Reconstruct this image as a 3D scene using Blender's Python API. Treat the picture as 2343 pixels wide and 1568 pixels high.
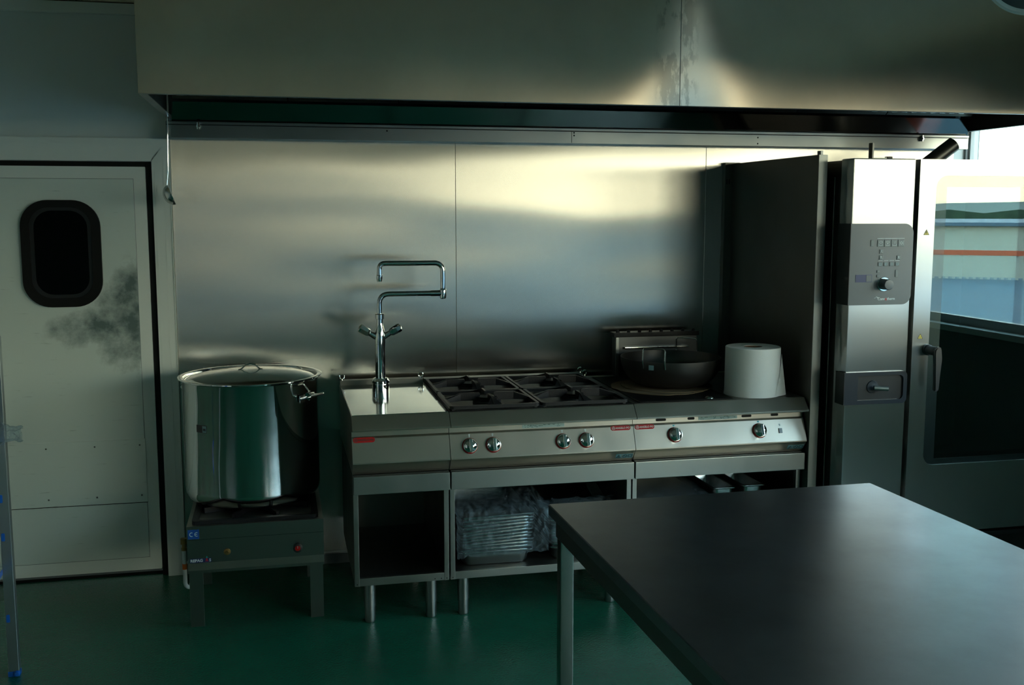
import bpy, bmesh, math, random
from mathutils import Vector, Matrix, noise
random.seed(7)
PI = math.pi
for o in list(bpy.data.objects): bpy.data.objects.remove(o)
SC = bpy.context.scene
COL = SC.collection

# ------------------------------------------------------------ camera
cd = bpy.data.cameras.new('camera'); cam = bpy.data.objects.new('camera', cd); COL.objects.link(cam)
FPX = 2392.16
cd.sensor_width = 36.0; cd.sensor_fit = 'HORIZONTAL'; cd.lens = FPX / 2343 * 36.0
cd.clip_start = 0.05; cd.clip_end = 5000
cam.location = (-0.2774, -4.1430, 1.7173)
cam.rotation_euler = (math.radians(90 - 7.1007), 0, math.radians(-12.686))
SC.camera = cam

# ------------------------------------------------------------ view, world
SC.view_settings.view_transform = 'Standard'; SC.view_settings.look = 'None'
SC.view_settings.exposure = 0.0; SC.view_settings.gamma = 1.0
SC.view_settings.use_curve_mapping = False
w = bpy.data.worlds.new('sky'); SC.world = w; w.use_nodes = True
nt = w.node_tree; nt.nodes.clear()
wo = nt.nodes.new('ShaderNodeOutputWorld'); bg = nt.nodes.new('ShaderNodeBackground')
tc = nt.nodes.new('ShaderNodeTexCoord'); sx = nt.nodes.new('ShaderNodeSeparateXYZ'); cr = nt.nodes.new('ShaderNodeValToRGB')
nt.links.new(tc.outputs['Generated'], sx.inputs[0]); nt.links.new(sx.outputs['Z'], cr.inputs[0])
nt.links.new(cr.outputs[0], bg.inputs[0]); nt.links.new(bg.outputs[0], wo.inputs[0])
e = cr.color_ramp.elements
e[0].position = 0.0; e[0].color = (0.30, 0.36, 0.34, 1)
e[1].position = 1.0; e[1].color = (0.30, 0.50, 0.66, 1)
for p, c in ((0.01, (1.15, 1.06, .76, 1)), (0.10, (1.1, 1.03, .76, 1)), (0.18, (.90, .98, .86, 1)), (0.30, (.64, 1.02, 1.28, 1)), (.5, (.42, .64, .74, 1))):
    q = e.new(p); q.color = c
bg.inputs[1].default_value = 10.2
SC.cycles.max_bounces = 9; SC.cycles.diffuse_bounces = 4; SC.cycles.glossy_bounces = 6
SC.cycles.transmission_bounces = 6; SC.cycles.transparent_max_bounces = 12
SC.cycles.caustics_reflective = True; SC.cycles.caustics_refractive = False
SC.cycles.blur_glossy = 0.6; SC.cycles.sample_clamp_indirect = 8
SC.cycles.use_denoising = True
try: SC.cycles.denoiser = 'OPENIMAGEDENOISE'
except Exception: pass

RX = 3.37      # window wall
WINS = [(-2.25, 0.905, 1.10, 2.22), (-8.6, -3.1, .58, 2.42)]   # y0, y1, z0, z1 openings
for (y0, y1, z0, z1) in WINS:      # sky portals in the window openings
    ld = bpy.data.lights.new('window_portal', 'AREA'); lo = bpy.data.objects.new('window_portal', ld); COL.objects.link(lo)
    ld.shape = 'RECTANGLE'; ld.size = y1 - y0; ld.size_y = z1 - z0
    lo.location = (RX + .10, (y0 + y1) / 2, (z0 + z1) / 2); lo.rotation_euler = (PI / 2, 0, PI / 2)
    lo.matrix_world = Matrix(((0, 0, 1, RX + .10), (1, 0, 0, (y0 + y1) / 2), (0, 1, 0, (z0 + z1) / 2), (0, 0, 0, 1))) @ Matrix.Diagonal((1, 1, 1, 1))
    lo.rotation_euler = Vector((-1, 0, 0)).to_track_quat('-Z', 'Z').to_euler()
    ld.cycles.is_portal = True

# ------------------------------------------------------------ materials
M = {}
def mat(name, col=(.5, .5, .5), rough=.5, metal=0.0, spec=.5, aniso=0.0, tangent=None, coat=0.0, coat_rough=.05,
        warp=0.0, warp_scale=2.0, warp_vec=(1, 1, 1), grain=0.0, grain_vec=(1, 1, 1), grain_scale=60, rvar=0.0, rvar_scale=3.0,
        bump=0.0, bump_scale=80, cvar=0.0, cvar_scale=4.0, col2=None):
    m = bpy.data.materials.new(name); m.use_nodes = True; t = m.node_tree; N = t.nodes; L = t.links
    b = N['Principled BSDF']
    b.inputs['Base Color'].default_value = (*col, 1); b.inputs['Roughness'].default_value = rough
    b.inputs['Metallic'].default_value = metal; b.inputs['Specular IOR Level'].default_value = spec
    b.inputs['Anisotropic'].default_value = aniso
    b.inputs['Coat Weight'].default_value = coat; b.inputs['Coat Roughness'].default_value = coat_rough
    if tangent:
        cx = N.new('ShaderNodeCombineXYZ')
        for i in range(3): cx.inputs[i].default_value = tangent[i]
        L.new(cx.outputs[0], b.inputs['Tangent'])
    geo = N.new('ShaderNodeNewGeometry')
    def tex(scale, vec=(1, 1, 1), detail=3, rough_=.5):
        mp = N.new('ShaderNodeMapping'); mp.inputs['Scale'].default_value = vec
        L.new(geo.outputs['Position'], mp.inputs[0])
        n = N.new('ShaderNodeTexNoise'); n.inputs['Scale'].default_value = scale; n.inputs['Detail'].default_value = detail
        n.inputs['Roughness'].default_value = rough_
        L.new(mp.outputs[0], n.inputs['Vector']); return n
    prev = None
    def addbump(src, dist, strength=1.0):
        nonlocal prev
        bp = N.new('ShaderNodeBump'); bp.inputs['Strength'].default_value = strength; bp.inputs['Distance'].default_value = dist
        L.new(src, bp.inputs['Height'])
        if prev: L.new(prev.outputs[0], bp.inputs['Normal'])
        prev = bp
    if warp: addbump(tex(warp_scale, warp_vec, 1).outputs[0], warp)
    if grain: addbump(tex(grain_scale, grain_vec, 2).outputs[0], grain)
    if bump: addbump(tex(bump_scale, (1, 1, 1), 3).outputs[0], bump)
    if prev: L.new(prev.outputs[0], b.inputs['Normal'])
    if rvar:
        mr = N.new('ShaderNodeMapRange'); mr.inputs['From Min'].default_value = .3; mr.inputs['From Max'].default_value = .7
        mr.inputs['To Min'].default_value = max(0.02, rough - rvar); mr.inputs['To Max'].default_value = rough + rvar
        L.new(tex(rvar_scale, (1, 1, 1), 2, .5).outputs[0], mr.inputs[0]); L.new(mr.outputs[0], b.inputs['Roughness'])
    if cvar or col2:
        mx = N.new('ShaderNodeMix'); mx.data_type = 'RGBA'
        c2 = col2 or tuple(max(0, c * (1 - cvar)) for c in col)
        mx.inputs[6].default_value = (*col, 1); mx.inputs[7].default_value = (*c2, 1)
        mr = N.new('ShaderNodeMapRange'); mr.inputs['From Min'].default_value = .42; mr.inputs['From Max'].default_value = .68
        L.new(tex(cvar_scale, (1, 1, 1), 6, .62).outputs[0], mr.inputs[0]); L.new(mr.outputs[0], mx.inputs[0])
        L.new(mx.outputs[2], b.inputs['Base Color'])
    M[name] = m; return m

ST = (.50, .49, .455)
mat('steel_sheet', (.57, .55, .50), .245, 1, aniso=1.0, tangent=(1, 0, .0001), warp=.012, warp_scale=2.2, warp_vec=(.28, 1, 1))
mat('steel_hood', (.67, .56, .435), .29, 1, aniso=.9, tangent=(1, 0, .0001), warp=.03, warp_scale=1.2, cvar=.16, cvar_scale=1.6)
mat('steel_front', (.55, .50, .44), .32, 1, aniso=.35, tangent=(0, .0001, 1), rvar=.03, rvar_scale=9)
mat('steel_oven', (.60, .60, .58), .31, 1, aniso=.9, tangent=(1, 0, .0001), warp=.004, warp_scale=2)
mat('steel_leg', (.25, .28, .26), .25, 1)
mat('steel_plain', (.33, .345, .33), .34, 1, rvar=.04, rvar_scale=6)
mat('steel_stand', (.34, .335, .31), .34, 1, aniso=.7, tangent=(0, .0001, 1))
mat('steel_side', (.18, .178, .16), .40, 1, rvar=.05, rvar_scale=6)
mat('steel_mirror', (.62, .62, .60), .07, 1, warp=.002, warp_scale=4)
mat('steel_inner', (.20, .19, .18), .10, 1, warp=.002, warp_scale=4)
mat('steel_top', (.60, .60, .56), .09, 1, warp=.0015, warp_scale=3)
mat('steel_table', (.235, .265, .31), .305, 1, rvar=.02, rvar_scale=3.5, cvar=.18, cvar_scale=5)
mat('steel_dark', (.14, .145, .145), .35, 1)
mat('chrome', (.78, .80, .80), .05, 1)
mat('pot_steel', (.72, .73, .72), .045, 1, warp=.0035, warp_scale=5)
mat('pan_steel', (.66, .68, .68), .24, 1)
mat('wok_iron', (.085, .08, .075), .40, .8, rvar=.06, rvar_scale=8)
mat('cast_iron', (.010, .010, .012), .45, .0, spec=.3, bump=.0006, bump_scale=260)
mat('hob_black', (.006, .006, .006), .45, .0, spec=.15)
mat('plastic_black', (.012, .013, .014), .38)
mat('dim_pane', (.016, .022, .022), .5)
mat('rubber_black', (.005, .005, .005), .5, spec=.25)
mat('panel_grey', (.085, .10, .105), .33, 0, coat=.3, coat_rough=.2)
mat('button_grey', (.14, .165, .165), .35)
mat('niche_blue', (.016, .022, .03), .3)
mat('icon_pale', (.5, .56, .54), .5)
mat('red_enamel', (.30, .012, .012), .25, coat=.5)
mat('red_badge', (.42, .006, .006), .3, coat=.4)
mat('badge_metal', (.62, .55, .50), .3, .6)
mat('label_pale', (.38, .52, .52), .4)
mat('label_teal', (.16, .30, .33), .4)
mat('label_dark', (.015, .05, .06), .5)
mat('sticker_blue', (.01, .07, .30), .35)
mat('sticker_navy', (.012, .025, .10), .35)
mat('white_print', (.60, .66, .66), .4)
mat('print_cyan', (.02, .35, .38), .4)
mat('print_red', (.35, .01, .02), .4)
mat('yellow_sticker', (.72, .55, .05), .4)
mat('black_print', (.01, .01, .01), .5)
mat('white_hose', (.62, .66, .66), .35)
mat('orange_band', (.75, .14, .01), .5)
mat('brass', (.30, .20, .07), .4, .9)
mat('paper_white', (.80, .80, .77), .85, bump=.0006, bump_scale=220)
mat('core_brown', (.22, .12, .07), .9)
mat('cardboard', (.15, .105, .055), .9, cvar=.2, cvar_scale=9)
mat('wall_paint', (.60, .65, .63), .48, cvar=.05, cvar_scale=1.5)
mat('fridge_white', (.66, .72, .74), .35)
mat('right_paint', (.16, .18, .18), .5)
mat('salmon_cloth', (.78, .20, .13), .6)
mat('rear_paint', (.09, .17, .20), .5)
mat('frame_paint', (.68, .73, .70), .32)
mat('ceiling_paint', (.74, .64, .47), .6)
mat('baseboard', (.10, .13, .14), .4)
mat('blue_film', (.01, .11, .50), .3, coat=.4)
mat('rack_steel', (.40, .46, .48), .33, .9)
mat('outside_roof', (.04, .12, .19), .6, cvar=.15, cvar_scale=.4)
mat('outside_wall', (.55, .56, .50), .8)
mat('outside_blue', (.10, .16, .24), .5)
mat('outside_orange', (.62, .13, .06), .6)
mat('outside_tree', (.035, .06, .03), .9, cvar=.5, cvar_scale=1.2)
mat('outside_hill', (.22, .23, .20), .95)
mat('outside_ground', (.14, .15, .13), .9)
mat('window_frame', (.42, .45, .44), .4)

def hood_extra():
    m = M['steel_hood']; t = m.node_tree; N = t.nodes; L = t.links; b = N['Principled BSDF']
    def mt(op, a, bb=None):
        n = N.new('ShaderNodeMath'); n.operation = op
        for i, v in enumerate((a, bb)):
            if v is None: continue
            if isinstance(v, (int, float)): n.inputs[i].default_value = v
            else: L.new(v, n.inputs[i])
        return n.outputs[0]
    geo = N.new('ShaderNodeNewGeometry'); sp = N.new('ShaderNodeSeparateXYZ'); L.new(geo.outputs['Position'], sp.inputs[0])
    dx = mt('DIVIDE', mt('SUBTRACT', sp.outputs[0], 1.36), .20)
    g = mt('POWER', 2.718, mt('MULTIPLY', mt('MULTIPLY', dx, dx), -1.0))
    h = mt('MULTIPLY', g, mt('MULTIPLY', mt('SUBTRACT', sp.outputs[2], 2.14), .12))
    bp = N.new('ShaderNodeBump'); bp.inputs['Distance'].default_value = 1.0; L.new(h, bp.inputs['Height'])
    old = b.inputs['Normal'].links[0].from_socket; L.new(old, bp.inputs['Normal']); L.new(bp.outputs[0], b.inputs['Normal'])
    # residue
    nz = N.new('ShaderNodeTexNoise'); nz.inputs['Scale'].default_value = 13; nz.inputs['Detail'].default_value = 7; nz.inputs['Roughness'].default_value = .6
    mp = N.new('ShaderNodeMapping'); mp.inputs['Scale'].default_value = (1.5, 1, .6); L.new(geo.outputs['Position'], mp.inputs[0]); L.new(mp.outputs[0], nz.inputs['Vector'])
    ax = mt('ABSOLUTE', mt('SUBTRACT', sp.outputs[0], 1.30))
    band = N.new('ShaderNodeMapRange'); band.inputs['From Min'].default_value = .10; band.inputs['From Max'].default_value = .06; L.new(ax, band.inputs[0])
    ms = N.new('ShaderNodeMapRange'); ms.inputs['From Min'].default_value = .50; ms.inputs['From Max'].default_value = .56; L.new(nz.outputs[0], ms.inputs[0])
    f = mt('MULTIPLY', mt('MULTIPLY', band.outputs[0], ms.outputs[0]), .55)
    mx = N.new('ShaderNodeMix'); mx.data_type = 'RGBA'; oldc = b.inputs['Base Color'].links[0].from_socket
    L.new(oldc, mx.inputs[6]); mx.inputs[7].default_value = (.27, .22, .17, 1); L.new(f, mx.inputs[0]); L.new(mx.outputs[2], b.inputs['Base Color'])
hood_extra()
# green epoxy floor
mat('floor_green', (.012, .125, .075), .24, spec=.5, bump=.0016, bump_scale=120, cvar=.25, cvar_scale=1.6)

# door skin: scuffed, with a grey smudge of its own shape beside the window
def door_mat():
    m = mat('door_skin', (.57, .65, .62), .42); t = m.node_tree; N = t.nodes; L = t.links; b = N['Principled BSDF']
    geo = N.new('ShaderNodeNewGeometry'); sp = N.new('ShaderNodeSeparateXYZ'); L.new(geo.outputs['Position'], sp.inputs[0])
    def math_(op, a, bb=None, c=None):
        n = N.new('ShaderNodeMath'); n.operation = op
        for i, v in enumerate((a, bb, c)):
            if v is None: continue
            if isinstance(v, (int, float)): n.inputs[i].default_value = v
            else: L.new(v, n.inputs[i])
        return n.outputs[0]
    nz = N.new('ShaderNodeTexNoise'); nz.inputs['Scale'].default_value = 9; nz.inputs['Detail'].default_value = 8; nz.inputs['Roughness'].default_value = .66
    L.new(geo.outputs['Position'], nz.inputs['Vector'])
    def blob(cx, cz, rx, rz, ang=0.0):
        dx = math_('SUBTRACT', sp.outputs[0], cx); dz = math_('SUBTRACT', sp.outputs[2], cz)
        ca, sa = math.cos(ang), math.sin(ang)
        u = math_('ADD', math_('MULTIPLY', dx, ca / rx), math_('MULTIPLY', dz, sa / rx))
        v = math_('ADD', math_('MULTIPLY', dx, -sa / rz), math_('MULTIPLY', dz, ca / rz))
        d = math_('SQRT', math_('ADD', math_('MULTIPLY', u, u), math_('MULTIPLY', v, v)))
        return math_('SUBTRACT', 1.0, d)
    s = math_('MAXIMUM', blob(-.93, 1.20, .17, .23), blob(-1.09, 1.195, .22, .085, .12))
    s = math_('MAXIMUM', s, blob(-.94, 1.37, .09, .17, -.3))
    s = math_('ADD', s, math_('MULTIPLY', math_('SUBTRACT', nz.outputs[0], .5), 2.3))
    mr = N.new('ShaderNodeMapRange'); mr.inputs['From Min'].default_value = -.10; mr.inputs['From Max'].default_value = .85; L.new(s, mr.inputs[0])
    near = math_('MAXIMUM', math_('MAXIMUM', blob(-.93, 1.20, .24, .32), blob(-1.09, 1.195, .28, .13, .12)), blob(-.94, 1.37, .12, .22, -.3))
    gate = N.new('ShaderNodeMapRange'); gate.inputs['From Min'].default_value = 0; gate.inputs['From Max'].default_value = .35; L.new(near, gate.inputs[0])
    f = math_('MULTIPLY', math_('MULTIPLY', mr.outputs[0], gate.outputs[0]), .95)
    # fine horizontal scratches over the lower door
    mp = N.new('ShaderNodeMapping'); mp.inputs['Scale'].default_value = (2.2, 1, 30); L.new(geo.outputs['Position'], mp.inputs[0])
    n2 = N.new('ShaderNodeTexNoise'); n2.inputs['Scale'].default_value = 5; n2.inputs['Detail'].default_value = 4; L.new(mp.outputs[0], n2.inputs['Vector'])
    m2 = N.new('ShaderNodeMapRange'); m2.inputs['From Min'].default_value = .68; m2.inputs['From Max'].default_value = .76; L.new(n2.outputs[0], m2.inputs[0])
    f = math_('MAXIMUM', f, math_('MULTIPLY', m2.outputs[0], .35))
    mx = N.new('ShaderNodeMix'); mx.data_type = 'RGBA'
    mx.inputs[6].default_value = (.57, .65, .62, 1); mx.inputs[7].default_value = (.07, .11, .11, 1)
    L.new(f, mx.inputs[0]); L.new(mx.outputs[2], b.inputs['Base Color'])
door_mat()

def glass_mat(name, tint=(.9, .95, .93), ior=1.5, rough=0.0):
    m = bpy.data.materials.new(name); m.use_nodes = True; t = m.node_tree; N = t.nodes; L = t.links; N.clear()
    out = N.new('ShaderNodeOutputMaterial'); mix = N.new('ShaderNodeMixShader'); tr = N.new('ShaderNodeBsdfTransparent')
    gl = N.new('ShaderNodeBsdfGlossy'); fr = N.new('ShaderNodeFresnel')
    ge = N.new('ShaderNodeNewGeometry'); mr = N.new('ShaderNodeMapRange'); mr.inputs['To Min'].default_value = ior; mr.inputs['To Max'].default_value = 1 / ior
    L.new(ge.outputs['Backfacing'], mr.inputs[0]); L.new(mr.outputs[0], fr.inputs['IOR'])      # same mirror share from both sides
    tr.inputs[0].default_value = (*tint, 1); gl.inputs[0].default_value = (1, 1, 1, 1); gl.inputs['Roughness'].default_value = rough
    L.new(fr.outputs[0], mix.inputs[0]); L.new(tr.outputs[0], mix.inputs[1]); L.new(gl.outputs[0], mix.inputs[2]); L.new(mix.outputs[0], out.inputs[0])
    M[name] = m; return m
glass_mat('window_glass', (.95, .98, .97))
glass_mat('oven_glass', (.86, .93, .91), 1.66)
glass_mat('oven_inner_glass', (.62, .70, .68), 1.85)
glass_mat('porthole_glass', (.30, .34, .33), 1.32, .06)

def film_mat():
    m = bpy.data.materials.new('plastic_film'); m.use_nodes = True; t = m.node_tree; N = t.nodes; L = t.links; N.clear()
    out = N.new('ShaderNodeOutputMaterial'); mix = N.new('ShaderNodeMixShader'); tr = N.new('ShaderNodeBsdfTransparent')
    pb = N.new('ShaderNodeBsdfPrincipled'); pb.inputs['Base Color'].default_value = (.40, .50, .55, 1); pb.inputs['Roughness'].default_value = .10
    pb.inputs['Specular IOR Level'].default_value = .9
    lw = N.new('ShaderNodeLayerWeight'); lw.inputs[0].default_value = .30
    nz = N.new('ShaderNodeTexNoise'); nz.inputs['Scale'].default_value = 38; nz.inputs['Detail'].default_value = 5
    geo = N.new('ShaderNodeNewGeometry'); L.new(geo.outputs['Position'], nz.inputs['Vector'])
    bp = N.new('ShaderNodeBump'); bp.inputs['Distance'].default_value = .02; L.new(nz.outputs[0], bp.inputs['Height'])
    L.new(bp.outputs[0], pb.inputs['Normal']); L.new(bp.outputs[0], lw.inputs['Normal'])
    mr = N.new('ShaderNodeMapRange'); mr.inputs['To Min'].default_value = .07; mr.inputs['To Max'].default_value = .62
    L.new(lw.outputs['Facing'], mr.inputs[0]); tr.inputs[0].default_value = (.86, .93, .97, 1)
    L.new(mr.outputs[0], mix.inputs[0]); L.new(tr.outputs[0], mix.inputs[1]); L.new(pb.outputs[0], mix.inputs[2]); L.new(mix.outputs[0], out.inputs[0])
    M['plastic_film'] = m
film_mat()

# ------------------------------------------------------------ mesh helpers
def B(): return bmesh.new()
def add_box(bm, x0, x1, y0, y1, z0, z1, bev=0.0, seg=2, rot=None, piv=None):
    r = bmesh.ops.create_cube(bm, size=1.0); vs = r['verts']
    for v in vs:
        v.co = Vector(((x0 + x1) / 2 + v.co.x * (x1 - x0), (y0 + y1) / 2 + v.co.y * (y1 - y0), (z0 + z1) / 2 + v.co.z * (z1 - z0)))
    if rot:
        c = Vector(piv) if piv else Vector(((x0 + x1) / 2, (y0 + y1) / 2, (z0 + z1) / 2))
        bmesh.ops.rotate(bm, verts=vs, cent=c, matrix=rot)
    if bev:
        es = list({e for v in vs for e in v.link_edges})
        bmesh.ops.bevel(bm, geom=es, offset=bev, segments=seg, affect='EDGES', profile=.6)
    return bm
def bx(x0, x1, y0, y1, z0, z1, bev=0.0, seg=2): return add_box(B(), x0, x1, y0, y1, z0, z1, bev, seg)
def add_tube(bm, pts, r, n=12, closed=False, caps=True):
    pts = [Vector(p) for p in pts]; N = len(pts); rings = []
    up = None
    for i, p in enumerate(pts):
        a = pts[(i - 1) % N] if (closed or i > 0) else p
        c = pts[(i + 1) % N] if (closed or i < N - 1) else p
        t = (c - a).normalized()
        if up is None:
            up = Vector((0, 0, 1)) if abs(t.z) < .9 else Vector((1, 0, 0))
        u = (up - t * up.dot(t)).normalized(); v = t.cross(u); up = u
        rr = r[i] if isinstance(r, (list, tuple)) else r
        rings.append([bm.verts.new(p + u * math.cos(2 * PI * k / n) * rr + v * math.sin(2 * PI * k / n) * rr) for k in range(n)])
    rng = range(N) if closed else range(N - 1)
    for i in rng:
        A, C = rings[i], rings[(i + 1) % N]
        for k in range(n): bm.faces.new((A[k], A[(k + 1) % n], C[(k + 1) % n], C[k]))
    if caps and not closed:
        bm.faces.new(rings[0][::-1]); bm.faces.new(rings[-1])
    return bm
def tube(pts, r, n=12, closed=False): return add_tube(B(), pts, r, n, closed)
def arc_path(pts, rad, seg=6):
    out = [Vector(pts[0])]
    for i in range(1, len(pts) - 1):
        a, b, c = Vector(pts[i - 1]), Vector(pts[i]), Vector(pts[i + 1])
        d1 = (a - b).normalized(); d2 = (c - b).normalized()
        r = min(rad, (a - b).length * .49, (c - b).length * .49)
        p0 = b + d1 * r; p1 = b + d2 * r
        for k in range(seg + 1):
            t = k / seg; out.append(p0 * (1 - t) ** 2 + b * 2 * t * (1 - t) + p1 * t * t)
    out.append(Vector(pts[-1])); return out
def add_lathe(bm, prof, c=(0, 0, 0), n=48, axis='Z', mtx=None, a0=0, a1=2 * PI):
    full = abs(a1 - a0 - 2 * PI) < 1e-6; rings = []; cnt = n if full else n + 1
    for (r, z) in prof:
        ring = []
        if r < 1e-6:
            p = Vector((0, 0, z)); ring = [p]
        else:
            ring = [Vector((r * math.cos(a0 + (a1 - a0) * k / n), r * math.sin(a0 + (a1 - a0) * k / n), z)) for k in range(cnt)]
        vv = []
        for p in ring:
            if axis == 'Y': p = Vector((p.x, -p.z, p.y))      # profile height points to -y (towards the room)
            elif axis == 'X': p = Vector((p.z, p.x, p.y))
            if mtx: p = mtx @ p
            vv.append(bm.verts.new(p + Vector(c)))
        rings.append(vv)
    for A, C in zip(rings, rings[1:]):
        m_ = n if full else n
        for k in range(m_):
            k2 = (k + 1) % cnt
            a = A[k % len(A)] if len(A) > 1 else A[0]; b = A[k2 % len(A)] if len(A) > 1 else A[0]
            d = C[k % len(C)] if len(C) > 1 else C[0]; e_ = C[k2 % len(C)] if len(C) > 1 else C[0]
            f = []
            for q in (a, b, e_, d):
                if q not in f: f.append(q)
            if len(f) >= 3:
                try: bm.faces.new(f)
                except ValueError: pass
    return bm
def lathe(prof, c=(0, 0, 0), n=48, axis='Z', mtx=None): return add_lathe(B(), prof, c, n, axis, mtx)
def add_prism(bm, poly, lo, hi, axis='X'):
    def P3(a, b, t):
        return {'X': (t, a, b), 'Y': (a, t, b), 'Z': (a, b, t)}[axis]
    A = [bm.verts.new(P3(a, b, lo)) for a, b in poly]; C = [bm.verts.new(P3(a, b, hi)) for a, b in poly]
    n = len(poly)
    for k in range(n): bm.faces.new((A[k], A[(k + 1) % n], C[(k + 1) % n], C[k]))
    bm.faces.new(A[::-1]); bm.faces.new(C)
    return bm
def prism(poly, lo, hi, axis='X'): return add_prism(B(), poly, lo, hi, axis)
def rrect(x0, x1, z0, z1, r, seg=8, corners=(1, 1, 1, 1)):
    pts = []
    for (cx, cz, a, on) in ((x1, z0, -90, corners[0]), (x1, z1, 0, corners[1]), (x0, z1, 90, corners[2]), (x0, z0, 180, corners[3])):
        if not on or r <= 0: pts.append((cx, cz)); continue
        ox = cx - r if cx == x1 else cx + r; oz = cz - r if cz == z1 else cz + r
        for k in range(seg + 1):
            t = math.radians(a + 90 * k / seg); pts.append((ox + r * math.cos(t), oz + r * math.sin(t)))
    return pts
def add_ring_prism(bm, outer, inner, lo, hi, axis='Y'):
    n = len(outer); assert n == len(inner)
    def P3(a, b, t): return {'X': (t, a, b), 'Y': (a, t, b), 'Z': (a, b, t)}[axis]
    V = [[bm.verts.new(P3(a, b, t)) for a, b in loop] for t in (lo, hi) for loop in (outer, inner)]
    oL, iL, oH, iH = V
    for k in range(n):
        j = (k + 1) % n
        bm.faces.new((oL[k], oL[j], iL[j], iL[k])); bm.faces.new((oH[k], iH[k], iH[j], oH[j]))
        bm.faces.new((oL[k], oH[k], oH[j], oL[j])); bm.faces.new((iL[k], iL[j], iH[j], iH[k]))
    return bm
def text_bm(s, size, depth=.0006, bold=0.0, align='CENTER'):
    cu = bpy.data.curves.new('t', 'FONT'); cu.body = s; cu.size = size; cu.extrude = depth; cu.offset = bold
    cu.align_x = align; cu.align_y = 'CENTER'; cu.resolution_u = 3
    o = bpy.data.objects.new('t', cu); COL.objects.link(o)
    dg = bpy.context.evaluated_depsgraph_get(); me = bpy.data.meshes.new_from_object(o.evaluated_get(dg))
    bm = B(); bm.from_mesh(me)
    bpy.data.objects.remove(o); bpy.data.curves.remove(cu); bpy.data.meshes.remove(me)
    return bm
def xf(bm, mtx): bmesh.ops.transform(bm, matrix=mtx, verts=bm.verts); return bm
FRONT = Matrix.Rotation(PI / 2, 4, 'X')          # lay an XY drawing onto a wall facing -y
def at(x, y, z): return Matrix.Translation((x, y, z))

def obj(name, bm, m, parent=None, smooth=True, angle=35):
    org = parent_origin(parent)
    if org.length: bmesh.ops.translate(bm, verts=bm.verts, vec=-org)
    bmesh.ops.recalc_face_normals(bm, faces=bm.faces)
    me = bpy.data.meshes.new(name); bm.to_mesh(me); bm.free()
    if smooth:
        for p in me.polygons: p.use_smooth = True
        try: me.set_sharp_from_angle(angle=math.radians(angle))
        except Exception: pass
    me.materials.append(M[m] if isinstance(m, str) else m)
    o = bpy.data.objects.new(name, me); COL.objects.link(o)
    if parent: o.parent = parent
    if smooth and m not in ('pot_steel', 'wok_iron', 'plastic_film', 'pan_steel'):
        wn = o.modifiers.new('weighted_normals', 'WEIGHTED_NORMAL'); wn.keep_sharp = True
    return o
def parent_origin(p):
    v = Vector((0, 0, 0))
    while p is not None:
        v += p.location; p = p.parent
    return v
def thing(name, label, cat, loc=(0, 0, 0), group=None):
    o = bpy.data.objects.new(name, None); COL.objects.link(o); o.empty_display_size = .05
    o.location = loc; o['label'] = label; o['category'] = cat
    if group: o['group'] = group
    return o
def tag(o, label, cat, group=None, kind=None):
    if label: o['label'] = label
    if cat: o['category'] = cat
    if group: o['group'] = group
    if kind: o['kind'] = kind
    return o
def struct(name, bm, m, **k):
    o = obj(name, bm, m, None, **k); o['kind'] = 'structure'; return o
def dup(root, loc=None, label=None, rot=None):
    r = root.copy(); COL.objects.link(r)
    if loc is not None: r.location = loc
    if rot is not None: r.rotation_euler = rot
    if label: r['label'] = label
    for ch in list(root.children):
        c = ch.copy(); COL.objects.link(c); c.parent = r
        for g in list(ch.children):
            d = g.copy(); COL.objects.link(d); d.parent = c
    return r

# ============================================================ THE ROOM
WY = .92; XL = -6.2; YR = -9.6; ZC = 2.64
struct('floor', bx(XL - .2, RX + .2, YR - .2, 3.2, -.12, 0), 'floor_green')
struct('ceiling', bx(XL - .2, RX + .2, YR - .2, 3.2, ZC, ZC + .15), 'ceiling_paint')
# back wall with the door opening
DX0, DX1, DZ1 = -1.84, -.817, 1.945
bm = B()
add_box(bm, XL, DX0, WY, WY + .14, 0, ZC); add_box(bm, DX1, RX, WY, WY + .14, 0, ZC); add_box(bm, DX0, DX1, WY, WY + .14, DZ1, ZC)
struct('wall_back', bm, 'wall_paint')
struct('wall_left', bx(-3.02, -2.90, -3.4, WY, 0, ZC), 'wall_paint')
struct('wall_far_left', bx(XL - .12, XL, YR, WY, 0, ZC), 'rear_paint')
struct('wall_rear', bx(XL, RX, YR - .12, YR, 0, ZC), 'rear_paint')
struct('wall_corridor', bx(XL, RX, 2.6, 2.72, 0, ZC), 'wall_paint')
bm = B()     # window wall
ys = sorted([YR] + [v for a in WINS for v in a[:2]] + [WY])
ya, yb = WINS[1][0], WINS[1][1]; yc, yd = WINS[0][0], WINS[0][1]
add_box(bm, RX, RX + .08, YR, ya, 0, ZC); add_box(bm, RX, RX + .08, yb, yc, 0, ZC); add_box(bm, RX, RX + .08, yd, WY, 0, ZC)
for (y0, y1, z0, z1) in WINS: add_box(bm, RX, RX + .08, y0, y1, 0, z0); add_box(bm, RX, RX + .08, y0, y1, z1, ZC)
struct('wall_right', bm, 'right_paint')
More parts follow.
